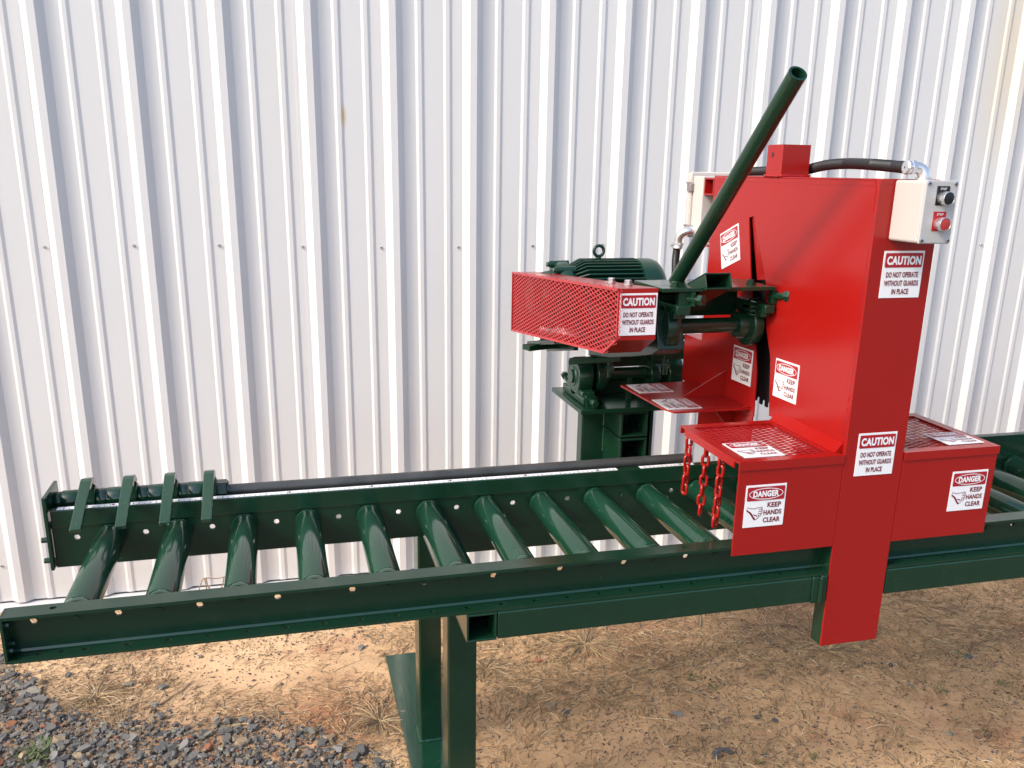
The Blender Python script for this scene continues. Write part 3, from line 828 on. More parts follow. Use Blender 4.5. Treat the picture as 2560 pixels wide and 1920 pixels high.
# blade
m = MB(); BR = 0.290; n = 72; pts = []
for k in range(n):
    a = 2 * math.pi * k / n; pts.append((BR * math.cos(a), BR * math.sin(a))); pts.append(((BR + 0.022) * math.cos(a + .065), (BR + 0.022) * math.sin(a + .065))); pts.append(((BR + 0.022) * math.cos(a + .045), (BR + 0.022) * math.sin(a + .045)))
pts = []
for k in range(48):
    a = 2 * math.pi * k / 48
    for da, r in ((0, BR), (0.07, BR), (0.075, BR + 0.022), (0.125, BR + 0.020)): pts.append((r * math.cos(a + da), r * math.sin(a + da)))
vs, fs = holed(pts, [ngon(0, 0, 0.024, 20)], 0.007)
m.add([(1.735 + v.z, AB.y + v.x, AB.z + v.y) for v in vs], fs)
m.build('saw_blade', BLADE, saw)
# handle
m = MB(); h0, h1 = Vector((1.385, 2.98, 1.905)), Vector((1.375, 2.26, 2.5705))
m.pipe(h0, h1, 0.0262, 0.0195, 32)
m.build('handle', GREEN, saw)
# ---- motor
MC = Vector((0, 3.87, 1.765)); MR = 0.125
m = MB(); m.lathe((1.285, MC.y, MC.z), X_, [(0, MR), (0.32, MR)], 40)
motor = m.build('motor', GREEN_M, saw)
m = MB()
for k in range(44):
    a = 2 * math.pi * k / 44
    if -2.2 < (a - 2 * math.pi if a > math.pi else a) < -0.95: continue
    d = Vector((0, math.cos(a), math.sin(a))); t = Vector((0, -math.sin(a), math.cos(a)))
    r0, r1 = MR - 0.005, 0.165
    q = [(1.285, r0), (1.60, r0), (1.60, r1), (1.34, r1), (1.285, r1 - 0.03)]
    m.prism([Vector((x, MC.y, MC.z)) + d * r - t * 0.003 for x, r in q], t * 0.006)
m.build('cooling_fins', GREEN_M, motor, kind='stuff')
m = MB(); m.lathe((1.605, MC.y, MC.z), X_, [(0, 0.157), (0.003, 0.163), (0.07, 0.163), (0.095, 0.155), (0.115, 0.135), (0.125, 0.10), (0.127, 0.02)], 44)
m.build('fan_cover', GREEN_M, motor)
m = MB(); m.lathe((1.14, MC.y, MC.z), X_, [(0, 0.03), (0, 0.085), (0.02, 0.105), (0.075, 0.118), (0.08, 0.14), (0.10, 0.15), (0.13, 0.15), (0.145, 0.135)], 44)
for a in (0.6, 1.35, 2.1, 2.9):
    d = Vector((0, math.cos(a), math.sin(a)))
    c0 = Vector((1.20, MC.y, MC.z)) + d * 0.140
    m.lathe(c0, X_, [(0, 0.016), (0.09, 0.018)], 12); m.hexb(c0 - X_ * 0.0, -X_, 0.012, 0.014)
m.build('end_bell', GREEN_M, motor)
m = MB(); m.lathe((1.425, MC.y, 1.922), (0, 0, 1), [(0, 0.018), (0.006, 0.018), (0.006, 0.012), (0.014, 0.012)], 20)
ring = [(1.425 + 0.0235 * math.cos(t), MC.y, 1.963 + 0.0235 * math.sin(t)) for t in [2 * math.pi * k / 28 for k in range(28)]]
m.sweep(ring, 0.0075, 12, closed=True)
m.build('eye_bolt', GREEN_M, motor)
m = MB()
for x in (1.33, 1.55): m.box(x - 0.03, x + 0.03, MC.y - 0.14, MC.y + 0.10, 1.585, 1.63)
m.box(1.30, 1.59, MC.y - 0.10, MC.y + 0.08, 1.62, 1.68)
m.build('foot', GREEN_M, motor, bevel=0.003)
m = MB(); m.cyl((1.095, MC.y, MC.z), (1.15, MC.y, MC.z), 0.022); m.build('motor_shaft', PIPE, motor)
# pulleys and belts inside the guard
for (y, z, r) in ((AB.y, AB.z, 0.062), (MC.y, MC.z, 0.075)):
    m = MB(); pr = [(0, r * .5), (0, r)]
    for i in range(3): x = 0.006 + i * 0.022; pr += [(x, r), (x + 0.008, r * .82), (x + 0.016, r)]
    pr += [(0.075, r), (0.075, r * .5)]
    m.lathe((1.10, y, z), X_, pr, 32); m.build('pulley', PIPE, saw)
m = MB()
for i in range(3):
    x = 1.112 + i * 0.022
    for s in (1, -1):
        a = Vector((x, AB.y, AB.z + s * 0.060)); b = Vector((x, MC.y, MC.z + s * 0.072)); d = (b - a).normalized()
        m.obox((a + b) / 2, X_, d, d.cross(X_), 0.007, (b - a).length / 2, 0.006)
m.build('drive_belt', BLACKP, saw)
# ---- belt guard
GX0, GX1 = 1.072, 1.2075
gp = [(2.70, 1.946), (2.70, 1.775), (2.82, 1.709), (4.07, 1.571), (4.07, 1.85)]
m = MB()
def slab(a, b, th, x0=GX0 + 0.002, x1=GX1):
    d = Vector((0, b[0] - a[0], b[1] - a[1])).normalized(); n = Vector((0, -d.z, d.y))
    A = Vector((x0, a[0], a[1])); B = Vector((x0, b[0], b[1]))
    m.prism([A, B, B + n * th, A + n * th], (x1 - x0, 0, 0))
for i in range(5):
    a, b = gp[i], gp[(i + 1) % 5]
    slab(a, b, 0.0045) if i != 0 else slab(a, b, 0.0045)
gd = m.build('belt_guard', RED, saw)
def diamond_sheet(poly, du, dv, wall, thick, place, jitter=0.0):
    """expanded metal: rhombic cells clipped to a polygon by cell centre"""
    m = MB()
    us = [p[0] for p in poly]; vs_ = [p[1] for p in poly]
    def inside(x, y):
        c = False; n = len(poly)
        for i in range(n):
            (x1, y1), (x2, y2) = poly[i], poly[(i + 1) % n]
            if (y1 > y) != (y2 > y) and x < (x2 - x1) * (y - y1) / (y2 - y1) + x1: c = not c
        return c
    j = 0; v = min(vs_)
    while v <= max(vs_) + dv:
        u = min(us) + (du / 2 if j % 2 else 0)
        while u <= max(us) + du:
            if inside(u, v):
                o = [(u + du / 2, v), (u, v + dv / 2), (u - du / 2, v), (u, v - dv / 2)]
                k = 1 - wall
                q = []
                for t in range(4):          # rounded diamond opening, 8 corners
                    a = Vector(o[t]) - Vector((u, v)); b = Vector(o[(t + 1) % 4]) - Vector((u, v)); c_ = Vector(o[t - 1]) - Vector((u, v))
                    q.append((a * 0.80 + c_ * 0.20) * k + Vector((u, v))); q.append((a * 0.80 + b * 0.20) * k + Vector((u, v)))
                ring = []
                for t in range(4): ring += [o[t], o[t]]
                O = [place(p[0], p[1], 0) for p in o]; Qf = [place(p[0], p[1], 0) for p in q]; Qb = [place(p[0], p[1], -thick) for p in q]
                vv = O + Qf + Qb; ff = []
                for t in range(4):
                    i0, i1 = 4 + 2 * t, 4 + 2 * t + 1; nx_ = 4 + (2 * t + 2) % 8
                    ff.append((t, i0, i1)); ff.append((t, i1, nx_, (t + 1) % 4))
                for t in range(8): ff.append((4 + t, 4 + (t + 1) % 8, 12 + (t + 1) % 8, 12 + t))
                m.add(vv, ff)
            u += du
        v += dv / 2; j += 1
    return m
m = MB(); m.prism([(1.2035, y, z) for y, z in ((2.71, 1.935), (2.71, 1.785), (2.825, 1.722), (3.28, 1.674), (3.36, 1.70), (3.50, 1.84), (3.72, 1.74), (3.80, 1.62), (4.06, 1.59), (4.06, 1.845))], (0.003, 0, 0))
m.build('backing_plate', GREEN, gd)
mg = diamond_sheet([(p[0], p[1]) for p in gp], 0.050, 0.0168, 0.25, 0.003, lambda u, v, h: (GX0 - h, u, v))
mg.build('expanded_mesh', RED_MESH, gd, kind='stuff', fixn=False)
m = MB()
for i in range(5):
    a, b = gp[i], gp[(i + 1) % 5]; d = Vector((0, b[0] - a[0], b[1] - a[1])).normalized(); n = Vector((0, -d.z, d.y))
    A, B = Vector((GX0, a[0], a[1])), Vector((GX0, b[0], b[1]))
    m.obox((A + B) / 2 + n * 0.004, X_, d, n, 0.0035, (B - A).length / 2, 0.0045)
m.build('guard_rim', RED_MESH, gd)
caution((1.0745, 2.6995, 1.7915), (0.131, 0, 0), (0, 0, 0.139), gd)
m = MB()
for y, z in ((2.86, 1.9365), (3.02, 1.925)):
    m.lathe((1.165, y, z), (0, 0, 1), [(0, 0.017), (0.004, 0.017)], 16, 0, False); m.hexb((1.165, y, z + 0.004), (0, 0, 1), 0.013, 0.014)
m.build('bolt', ZINC, gd)

# ================================================================== red saw hood
HX = 1.668
hood = thing('saw_guard', 'tall bright red steel saw hood with warning stickers and mesh side trays', 'saw guard', (1.76, 2.7, 0.82))
# column: channel, web to the front
m = MB(); m.box(1.662, 1.8745, 2.247, 2.2535, 0.82, 2.302)
m.build('column', RED, hood, bevel=0.0015)
m = MB()
m.box(1.6625, 1.668, 2.2545, 2.306, 0.82, 1.176); m.box(1.8685, 1.874, 2.2545, 2.306, 0.82, 1.176)
m.build('column_flange', GREEN, hood, bevel=0.001, label='dark green lower flange of the red column')
m = MB(); m.box(1.663, 1.668, 2.2545, 2.262, 1.177, 2.302); m.box(1.8685, 1.874, 2.2545, 2.306, 1.177, 2.302)
m.build('column_flange', RED, hood, bevel=0.001)
# left side sheet with slanted arbor slot
out = [(2.2625, 1.484), (2.2625, 2.298), (3.264, 2.298), (3.268, 1.66), (3.30, 1.635), (3.42, 1.655), (3.424, 1.452), (2.83, 1.452)]
slot = [(2.963, 2.163), (2.935, 2.17), (2.815, 1.952), (2.783, 1.786), (2.736, 1.690), (2.708, 1.49), (2.811, 1.437)]
pl = [(2.2625, 1.484), (2.2625, 2.298), (3.264, 2.298), (3.268, 1.652), (3.424, 1.652), (3.424, 1.452), (2.813, 1.452), (2.820, 1.617), (2.853, 1.735), (2.915, 1.913), (2.975, 2.158), (2.938, 2.166), (2.818, 1.952), (2.783, 1.786), (2.736, 1.690), (2.708, 1.484)]
vs, fs = holed(pl, [], 0.005)
m = MB(); m.add([(HX + 0.0025 + v.z, v.x, v.y) for v in vs], fs)
hl = m.build('side_sheet', RED, hood)
m = MB(); m.box(HX - 0.0012, HX - 0.0001, 2.275, 3.255, 2.282, 2.2975); m.build('edge_strip', RED, hood, bevel=0.0005)
# slot lips folded inwards
m = MB()
for a, b in (((2.938, 2.166), (2.818, 1.952)), ((2.818, 1.952), (2.783, 1.786))):
    d = Vector((0, b[0] - a[0], b[1] - a[1]))
    m.prism([(HX + 0.005, a[0], a[1]), (HX + 0.005, b[0], b[1]), (HX + 0.045, b[0] + 0.02, b[1]), (HX + 0.045, a[0] + 0.004, a[1])], (0, -0.004, 0))
m.prism([(HX + 0.004, 2.937, 2.166), (HX + 0.004, 2.819, 1.953), (HX + 0.014, 2.900, 1.942), (HX + 0.009, 2.968, 2.162)], (0.003, 0, 0))
m.build('slot_lip', RED, hood)
m = MB(); m.box(1.862, 1.8675, 2.2625, 3.264, 1.56, 2.298); m.build('side_sheet', RED, hood)
m = MB(); m.box(HX, 1.8675, 2.2545, 3.266, 2.2985, 2.3035); m.build('top_sheet', RED, hood, bevel=0.001)
m = MB(); m.box(HX + 0.006, 1.861, 3.262, 3.267, 1.66, 2.2975); m.build('back_sheet', RED, hood)
m = MB(); m.box(HX + 0.006, 1.861, 3.30, 3.42, 1.646, 1.651); m.box(HX + 0.006, 1.861, 3.418, 3.423, 1.455, 1.645)
m.build('back_pocket', RED, hood)
weld([(HX - 0.001, 2.268, 2.285), (HX - 0.001, 2.268, 2.215)], hl, RED, 0.005)
weld([(HX - 0.001, 2.266, 1.66), (HX - 0.001, 2.266, 1.62)], hl, RED, 0.005)
m = MB(); m.sweep([(HX - 0.0006, 2.266, 2.21), (HX - 0.0006, 2.266, 1.52)], 0.0022, 6); m.build('seam', LDARK, hl)
# lifting stub on top
m = MB(); sx0, sx1, sy0, sy1, sz0, sz1 = 1.668, 1.772, 2.785, 2.885, 2.304, 2.408
m.box(sx0, sx0 + 0.006, sy0, sy1, sz0, sz1); m.box(sx1 - 0.006, sx1, sy0, sy1, sz0, sz1); m.box(sx0 + 0.006, sx1 - 0.006, sy0, sy0 + 0.006, sz0, sz1); m.box(sx0 + 0.006, sx1 - 0.006, sy1 - 0.006, sy1, sz0, sz1)
m.lathe((sx0 - 0.0005, 2.849, 2.375), (1, 0, 0), [(0, 0.0075), (0.0003, 0.0075)], 16, 1)
st = m.build('lifting_stub', [RED, BLACK], hood)
weld([(1.667, 2.89, 2.306), (1.667, 2.78, 2.306), (1.775, 2.78, 2.306)], st, RED, 0.006)
# square tube at the back for the cabinet
m = MB()
for (a, b, c_, d) in ((3.268, 3.348, 2.288, 2.294), (3.268, 3.348, 2.228, 2.234), (3.268, 3.274, 2.234, 2.288), (3.342, 3.348, 2.234, 2.288)): m.box(HX, 1.93, a, b, c_, d)
m.build('cabinet_bracket', RED, hood)
m = MB()
for (a, b, c_, d) in ((3.268, 3.348, 2.046, 2.052), (3.268, 3.348, 2.028, 2.034)): m.box(HX, 1.93, a, b, c_, d)
m.build('cabinet_bracket', RED, hood)
m = MB(); m.box(1.70, 1.75, 3.27, 3.330, 2.053, 2.2275)
m.build('strut', STEELG, hood)
m = MB()
for z in (2.19, 2.15, 2.10): m.bolt((1.6995, 3.298, z), (-1, 0, 0), 0.009, 0.005)
m.build('screw', ZINC, hood)
# front skirts
m = MB(); m.box(1.3045, 1.6605, 2.247, 2.2525, 1.178, 1.4555); m.build('front_panel', RED, hood, bevel=0.001)
m = MB(); m.box(1.8765, 2.2345, 2.247, 2.2525, 1.174, 1.4505); m.build('front_panel', RED, hood, bevel=0.001)
# mesh trays
def tray(x0, x1, y0, y1, z1, wl, wr):
    m = MB(); h, w = 0.027, 0.034; z0 = z1 - h
    def L(a, b, c_, d, side):
        m.box(a, b, c_, d, z1 - 0.005, z1)
        if side == 'f': m.box(a, b, c_, c_ + 0.005, z0, z1 - 0.005)
        if side == 'b': m.box(a, b, d - 0.005, d, z0, z1 - 0.005)
        if side == 'l': m.box(a, a + 0.005, c_, d, z0, z1 - 0.005)
        if side == 'r': m.box(b - 0.005, b, c_, d, z0, z1 - 0.005)
    L(x0, x1, y0, y0 + w, 'f'); L(x0, x1, y1 - w, y1, 'b')
    L(x0, x0 + w, y0 + w, y1 - w, 'l'); L(x1 - w, x1, y0 + w, y1 - w, 'r')
    t = m.build('mesh_tray', RED, hood)
    mm = diamond_sheet([(x0 + 0.02, y0 + 0.02), (x1 - 0.02, y0 + 0.02), (x1 - 0.02, y1 - 0.02), (x0 + 0.02, y1 - 0.02)], 0.050, 0.0205, 0.20, 0.0025, lambda u, v, hh: (u, v, z1 - 0.006 + hh))
    mm.build('expanded_mesh', RED_MESH, t, kind='stuff', fixn=False)
    return t
t1 = tray(1.301, 1.6595, 2.2425, 2.655, 1.484, 1, 1)
t2 = tray(1.8775, 2.2365, 2.2425, 2.655, 1.478, 1, 1)
m = MB(); m.prism([(1.640, 2.27, 1.4845), (1.667, 2.27, 1.515), (1.667, 2.27, 1.4845)], (0, 0.385, 0)); m.build('tray_angle', RED, hood)
weld([(1.652, 2.63, 1.490), (1.652, 2.57, 1.490)], t1, RED, 0.005)
# shelf on the left of the back sheet
m = MB(); sz = 1.478
m.prism([(1.325, 3.275, sz - 0.007), (1.342, 2.905, sz - 0.007), (1.365, 2.843, sz - 0.007), (1.6675, 2.833, sz - 0.007), (1.6675, 3.29, sz - 0.007)], (0, 0, 0.007))
sh = m.build('shelf', RED, hood, bevel=0.001)
m = MB(); m.prism([(1.490, 3.04, sz), (1.6675, 3.04, sz), (1.6675, 3.04, sz + 0.10)], (0, 0.006, 0)); m.build('gusset', RED, hood)
m = MB(); m.prism([(1.56, 2.95, 1.470), (1.6675, 2.95, 1.470), (1.6675, 2.95, 1.35)], (0, 0.006, 0))
m.box(1.669, 1.674, 2.82, 3.25, 1.25, 1.4505)
m.build('shelf_support', RED, hood)
weld([(1.64, 2.845, 1.482), (1.664, 2.845, 1.482)], sh, RED, 0.005)
# stickers
LB = 0.1365
caution((1.7065, 2.2468, 1.966), (LB, 0, 0), (0, 0, LB), hood)
caution((1.7025, 2.2468, 1.411 + 0.0), (LB, 0, 0), (0, 0, LB + 0.002), hood)
danger((1.3325, 2.2468, 1.2705), (LB, 0, 0), (0, 0, LB), hood)
danger((2.0725, 2.2468, 1.2625), (LB, 0, 0), (0, 0, LB), hood)
danger((HX - 0.0004, 3.144, 1.955), (0, -0.1345, 0.050), (0, 0.035, 0.130), hood)
danger((HX - 0.0004, 2.995, 1.553), (0, -0.143, 0.003), (0, 0, 0.134), hood)
danger((HX - 0.0004, 2.6945, 1.563), (0, -0.146, 0.003), (0, 0, 0.134), hood)
danger((1.3375, 2.2785, 1.4845), (LB, 0, 0), (0, 0.146, 0), hood)
danger((2.0735, 2.2825, 1.4785), (LB, 0, 0), (0, 0.125, 0), hood)
danger((1.345, 3.129, 1.4785), (0, 0, 0), (0, 0, 0), hood) if False else None
danger((1.3475, 3.268, sz + 0.0004), (0, -0.140, 0), (0.145, 0, 0), hood)
danger((1.3515, 3.018, sz + 0.0004), (0, -0.146, 0), (0.138, 0, 0), hood)

# ================================================================== hanging chains
link_pts = []
def link_path(c, ax, L=0.0465, w=0.0300, r=0.0050):
    """stadium loop: long axis -z, wide axis ax"""
    c, ax = Vector(c), Vector(ax).normalized(); R = w / 2 - r; H = L / 2 - w / 2; P = []
    for k in range(9): t = math.pi * k / 8; P.append(c + ax * (R * math.cos(t)) + Vector((0, 0, H + R * math.sin(t))))
    for k in range(9): t = math.pi + math.pi * k / 8; P.append(c + ax * (R * math.cos(t)) + Vector((0, 0, -H + R * math.sin(t))))
    return P
for ci, (y, zt_, n, ph, nm) in enumerate(((2.612, 1.462, 6, 0.25, 'red steel chain nearest the saw blade, shortest of the three under the tray edge'),
                                     (2.485, 1.468, 7, 0.9, 'red steel chain hanging between two others under the tray edge'),
                                     (2.380, 1.468, 7, 0.35, 'red steel chain hanging nearest the red front panel with sticker'))):
    ch = thing('hanging_chain', nm, 'chain', (1.318, y, zt_ - n * 0.034), 'chains hanging from the mesh tray')
    for i in range(n):
        a = ph + (math.pi / 2 if i % 2 else 0) + rnd.uniform(-.12, .12)
        m = MB(); m.sweep(link_path((1.316 - 0.0015 * i + rnd.uniform(-.001, .001), y - 0.0015 * i, zt_ - 0.0465 / 2 - 0.0335 * i), (math.cos(a), math.sin(a), 0)), 0.0054, 10, closed=True)
        m.build('link', RED, ch)

# ================================================================== push-button box
bx = thing('push_button_box', 'light grey start stop push-button box on the red column top', 'control box', (1.76, 2.19, 2.13))
m = MB(); m.box(1.709, 1.8105, 2.121, 2.2455, 2.1335, 2.3015); body = m.build('box_body', BOXGREY, bx, bevel=0.008, seg=4)
m = MB(); m.box(1.7085, 1.811, 2.113, 2.1205, 2.133, 2.302); m.build('cover', BOXFACE, bx, bevel=0.004, seg=3)
fy = 2.1128
m = MB()
for x, z in ((1.7175, 2.2935), (1.802, 2.2935), (1.7165, 2.1425), (1.802, 2.1425)):
    m.lathe((x, fy, z), (0, -1, 0), [(0, 0.0065), (0.002, 0.0062), (0.003, 0.004)], 14)
    m.box(x - 0.004, x + 0.004, fy - 0.0036, fy - 0.0031, z - 0.0009, z + 0.0009, 1); m.box(x - 0.0009, x + 0.0009, fy - 0.0036, fy - 0.0031, z - 0.004, z + 0.004, 1)
m.build('screw', [ZINC, BLACK], bx)
for (z0, z1, mt, word, capm) in ((2.236, 2.287, BLACK, 'START', BLACK), (2.168, 2.2195, LRED, 'STOP', BTNRED)):
    L = Label((1.744, fy, z0), (0.040, 0, 0), (0, 0, z1 - z0)); L.plate(0.0012, 0); L.text(word, 0.24, 0.76, 0.80, 0.92, 0.0022, 1, 0.01)
    L.mb.build('legend_plate', [mt, WHITE], bx, fixn=False)
    zc = z0 + 0.019; xc = 1.7645
    m = MB(); m.lathe((xc, fy - 0.001, zc), (0, -1, 0), [(0, 0.0165), (0.006, 0.0165), (0.010, 0.0185), (0.026, 0.0185), (0.027, 0.017), (0.0245, 0.016)], 28, 0)
    bz = m.build('button', ALU, bx)
    m = MB(); m.lathe((xc, fy - 0.0245, zc), (0, -1, 0), [(0, 0.016), (0.002, 0.0155), (0.003, 0.012)], 28)
    m.build('button_cap', capm, bz)
# ================================================================== electrical cabinet
cab = thing('electrical_cabinet', 'cream plastic electrical cabinet behind the red hood', 'cabinet', (1.82, 3.40, 2.06))
m = MB(); m.box(1.662, 1.96, 3.350, 3.436, 2.062, 2.300); m.build('cabinet_body', CREAM, cab, bevel=0.005, seg=3)
m = MB(); m.box(1.656, 1.966, 3.439, 3.475, 2.056, 2.312); 
for i in range(24): m.box(1.664 + i * 0.0125, 1.6665 + i * 0.0125, 3.441, 3.473, 2.312, 2.3155)
for i in range(16): m.box(1.6525, 1.656, 3.444, 3.447, 2.07 + i * 0.014, 2.0795 + i * 0.014)
m.build('cabinet_lid', CREAM, cab, bevel=0.002)
m = MB()
for z in (2.255, 2.085): m.box(1.645, 1.6615, 3.425, 3.462, z - 0.016, z + 0.016); m.cyl((1.648, 3.43, z + 0.018), (1.648, 3.47, z + 0.018), 0.004, 8)
m.build('latch', STEELG, cab, bevel=0.002)
# ================================================================== conduits
def catmull(P, n=10):
    P = [Vector(p) for p in P]; out = []
    Q = [P[0] * 2 - P[1]] + P + [P[-1] * 2 - P[-2]]
    for i in range(1, len(Q) - 2):
        p0, p1, p2, p3 = Q[i - 1:i + 3]
        for k in range(n):
            t = k / n
            out.append(0.5 * ((2 * p1) + (p2 - p0) * t + (p0 * 2 - p1 * 5 + p2 * 4 - p3) * t * t + (p1 * 3 - p0 - p2 * 3 + p3) * t ** 3))
    out.append(P[-1]); return out
def hose(name, P, r, parent, label=None, cat=None, group=None, step=0.0052):
    C_ = catmull(P, 60); pts = [C_[0]]; acc = 0
    for a, b in zip(C_[:-1], C_[1:]):
        acc += (b - a).length
        if acc > step / 2: pts.append(b); acc = 0
    m = MB(); m.sweep(pts, [r * (1.0 if i % 2 else 0.91) for i in range(len(pts))], 16)
    return m.build(name, BLACKP, parent, label=label, cat=cat, group=group)
con = thing('conduit_hose', 'black flexible conduit running over the red hood to the button box', 'conduit', (1.80, 2.7, 2.33))
hose('hose', [(1.716, 2.195, 2.335), (1.745, 2.255, 2.336), (1.78, 2.32, 2.337), (1.80, 2.48, 2.3445), (1.808, 2.62, 2.348), (1.806, 2.74, 2.343), (1.803, 2.86, 2.327), (1.82, 3.02, 2.3215), (1.845, 3.2, 2.3225), (1.85, 3.40, 2.320)], 0.0175, con)
def elbow(par, p0, d0, p1, d1, r):
    p0, d0, p1, d1 = Vector(p0), Vector(d0).normalized(), Vector(p1), Vector(d1).normalized()
    L = (p1 - p0).length * 0.55; P = []
    a, b = p0 + d0 * L, p1 - d1 * L
    for k in range(15):
        t = k / 14; P.append(p0 * (1 - t) ** 3 + a * 3 * t * (1 - t) ** 2 + b * 3 * t * t * (1 - t) + p1 * t ** 3)
    m = MB(); m.sweep(P, r, 18)
    m.lathe(p0 - d0 * 0.004, d0, [(0, r * 1.05), (0, r * 1.32), (0.009, r * 1.32), (0.010, r * 1.05)], 20)
    e = m.build('elbow_fitting', ALU, par)
    m = MB(); m.hexb(p1 - d1 * 0.004, d1, r * 1.28, 0.012); m.lathe(p1 + d1 * 0.008, d1, [(0, r * 1.15), (0.004, r * 1.22), (0.010, r * 1.22), (0.014, r * 1.0)], 20)
    m.build('gland_nut', ALU, e)
    return e
elbow(con, (1.757, 2.188, 2.303), (0, 0, 1), (1.724, 2.200, 2.335), (-1, 0.1, 0), 0.0165)
con2 = thing('conduit_hose', 'black flexible conduit dropping behind the green handle from the cabinet', 'conduit', (1.62, 3.5, 1.8))
hose('hose', [(1.610, 3.438, 2.015), (1.608, 3.440, 1.96), (1.615, 3.45, 1.90), (1.635, 3.50, 1.83), (1.62, 3.62, 1.78), (1.60, 3.78, 1.76)], 0.0165, con2)
elbow(con2, (1.662, 3.41, 2.085), (-1, 0, -0.1), (1.610, 3.432, 2.03), (0, 0, -1), 0.0175)

# ================================================================== loose ground cover
rg = random.Random(11)
def gpos(x, y): return Vector((x, y, gz(x, y)))
def rock(m, c, sx, sy, sz, rot, tone, rr, tilt=0.25):
    base = []
    n = rr.randint(5, 7)
    M = Matrix.Rotation(rot, 3, 'Z') @ Matrix.Rotation(rr.uniform(-tilt, tilt), 3, 'X') @ Matrix.Rotation(rr.uniform(-tilt, tilt), 3, 'Y')
    vs = []
    for lev, s in ((0, 1.0), (1, rr.uniform(0.72, 0.95))):
        for k in range(n):
            a = 2 * math.pi * (k + rr.uniform(-.25, .25)) / n
            vs.append(M @ Vector((sx * s * math.cos(a) * rr.uniform(.8, 1.1), sy * s * math.sin(a) * rr.uniform(.8, 1.1), (sz if lev else -sz) * rr.uniform(.75, 1.1))) + Vector(c))
    fs = [tuple(range(n))[::-1], tuple(range(n, 2 * n))] + [(k, (k + 1) % n, n + (k + 1) % n, n + k) for k in range(n)]
    m.add(vs, fs, 0, False, tone)
def slate_tone(rr):
    t = rr.random(); v = rr.uniform(0.75, 1.25)
    if t < 0.58: c = (0.135, 0.130, 0.122)
    elif t < 0.80: c = (0.21, 0.20, 0.185)
    elif t < 0.88: c = (0.24, 0.225, 0.175)
    elif t < 0.93: c = (0.065, 0.065, 0.07)
    elif t < 0.965: c = (0.33, 0.25, 0.15)
    else: c = (0.30, 0.12, 0.06)
    if rr.random() < .10: c = (0.30, 0.215, 0.135)
    return tuple(a * v * 0.74 for a in c)
edge = [(-2.6, 4.75), (-1.62, 4.72), (-1.42, 4.30), (-1.235, 4.05), (-1.03, 3.76), (-0.815, 3.585), (-0.63, 3.60), (-0.45, 3.48), (-0.19, 3.49), (-0.03, 3.40), (0.19, 3.22), (0.34, 3.03), (0.5, 2.8), (0.6, 2.5)]
def gravel_depth(x, y):
    """>0 inside the gravel: distance below the edge polyline in y"""
    for (x0, y0), (x1, y1) in zip(edge[:-1], edge[1:]):
        if x0 <= x <= x1: return y0 + (y1 - y0) * (x - x0) / (x1 - x0) - y
    return -1
bed = MB()
cnt = 0
while cnt < 10500:
    x = rg.uniform(-2.2, 0.6); y = rg.uniform(2.55, 4.75); d = gravel_depth(x, y) + rg.gauss(0, 0.05)
    if d < 0: continue
    if x < -1.75 and rg.random() < 0.6: continue
    s = min(0.023, rg.lognormvariate(math.log(0.0092), 0.42))
    layer = rg.random()
    p = gpos(x, y) + Vector((0, 0, 0.002 + layer * 0.014))
    rock(bed, p, s, s * rg.uniform(.5, .95), s * rg.uniform(.16, .42), rg.uniform(0, 6.3), slate_tone(rg), rg, 0.35); cnt += 1
cnt = 0
while cnt < 6500:
    x = rg.uniform(-1.8, 0.6); y = rg.uniform(2.8, 4.7); d = gravel_depth(x, y) + rg.gauss(0, 0.07)
    if d < 0: continue
    s = rg.uniform(0.003, 0.0065)
    rock(bed, gpos(x, y) + Vector((0, 0, rg.uniform(0.001, 0.014))), s, s * rg.uniform(.5, .95), s * rg.uniform(.3, .6), rg.uniform(0, 6.3), slate_tone(rg), rg, 0.4); cnt += 1
gravel = bed.build('gravel_bed', STONE, kind='stuff', label='grey slate chippings heaped at the lower left of the bare soil', cat='gravel', fixn=False, origin=(-0.6, 3.2, 0))
n = 0
while n < 230:
    x = rg.uniform(-1.5, 0.45); y = rg.uniform(2.95, 4.3); d = gravel_depth(x, y) + rg.gauss(0, 0.02)
    if d < 0: continue
    s = rg.uniform(0.020, 0.038); m = MB()
    rock(m, gpos(x, y) + Vector((0, 0, 0.012)), s, s * rg.uniform(.5, .85), s * rg.uniform(.16, .34), rg.uniform(0, 6.3), slate_tone(rg), rg, 0.35)
    m.build('stone', STONE, gravel, fixn=False); n += 1
# single stones lying on the soil
spots = [(-0.773, 3.907, .03), (-0.618, 3.846, .03), (-1.175, 3.933, .045), (-1.06, 4.059, .025), (-0.751, 3.782, .02), (-0.687, 3.921, .018), (1.61, 3.107, .028), (1.73, 2.986, .024), (2.017, 2.97, .02), (1.955, 3.012, .024), (3.246, 3.218, .032), (1.664, 2.826, .03), (1.70, 2.815, .028), (1.64, 2.80, .026), (1.567, 2.861, .018), (2.42, 2.974, .014), (2.101, 3.884, .016), (0.42, 3.55, .02), (0.30, 4.0, .03), (1.08, 3.30, .035), (1.13, 3.24, .02), (0.98, 3.05, .018), (1.35, 3.72, .02), (2.7, 2.7, .02), (3.0, 2.6, .02)]
for i in range(36): spots.append((rg.uniform(-1.0, 4.0), rg.uniform(2.75, 4.3), rg.uniform(0.008, 0.02)))
for (x, y, s) in spots:
    m = MB(); rock(m, gpos(x, y) + Vector((0, 0, s * .15)), s, s * rg.uniform(.5, .8), s * .3, rg.uniform(0, 6.3), slate_tone(rg), rg, 0.15)
    m.build('stone', STONE, ground, fixn=False)
m = MB(); rock(m, gpos(1.129, 3.676) + Vector((0, 0, .004)), .024, .014, .006, 0.1, (0.36, 0.12, 0.07), rg, .05)
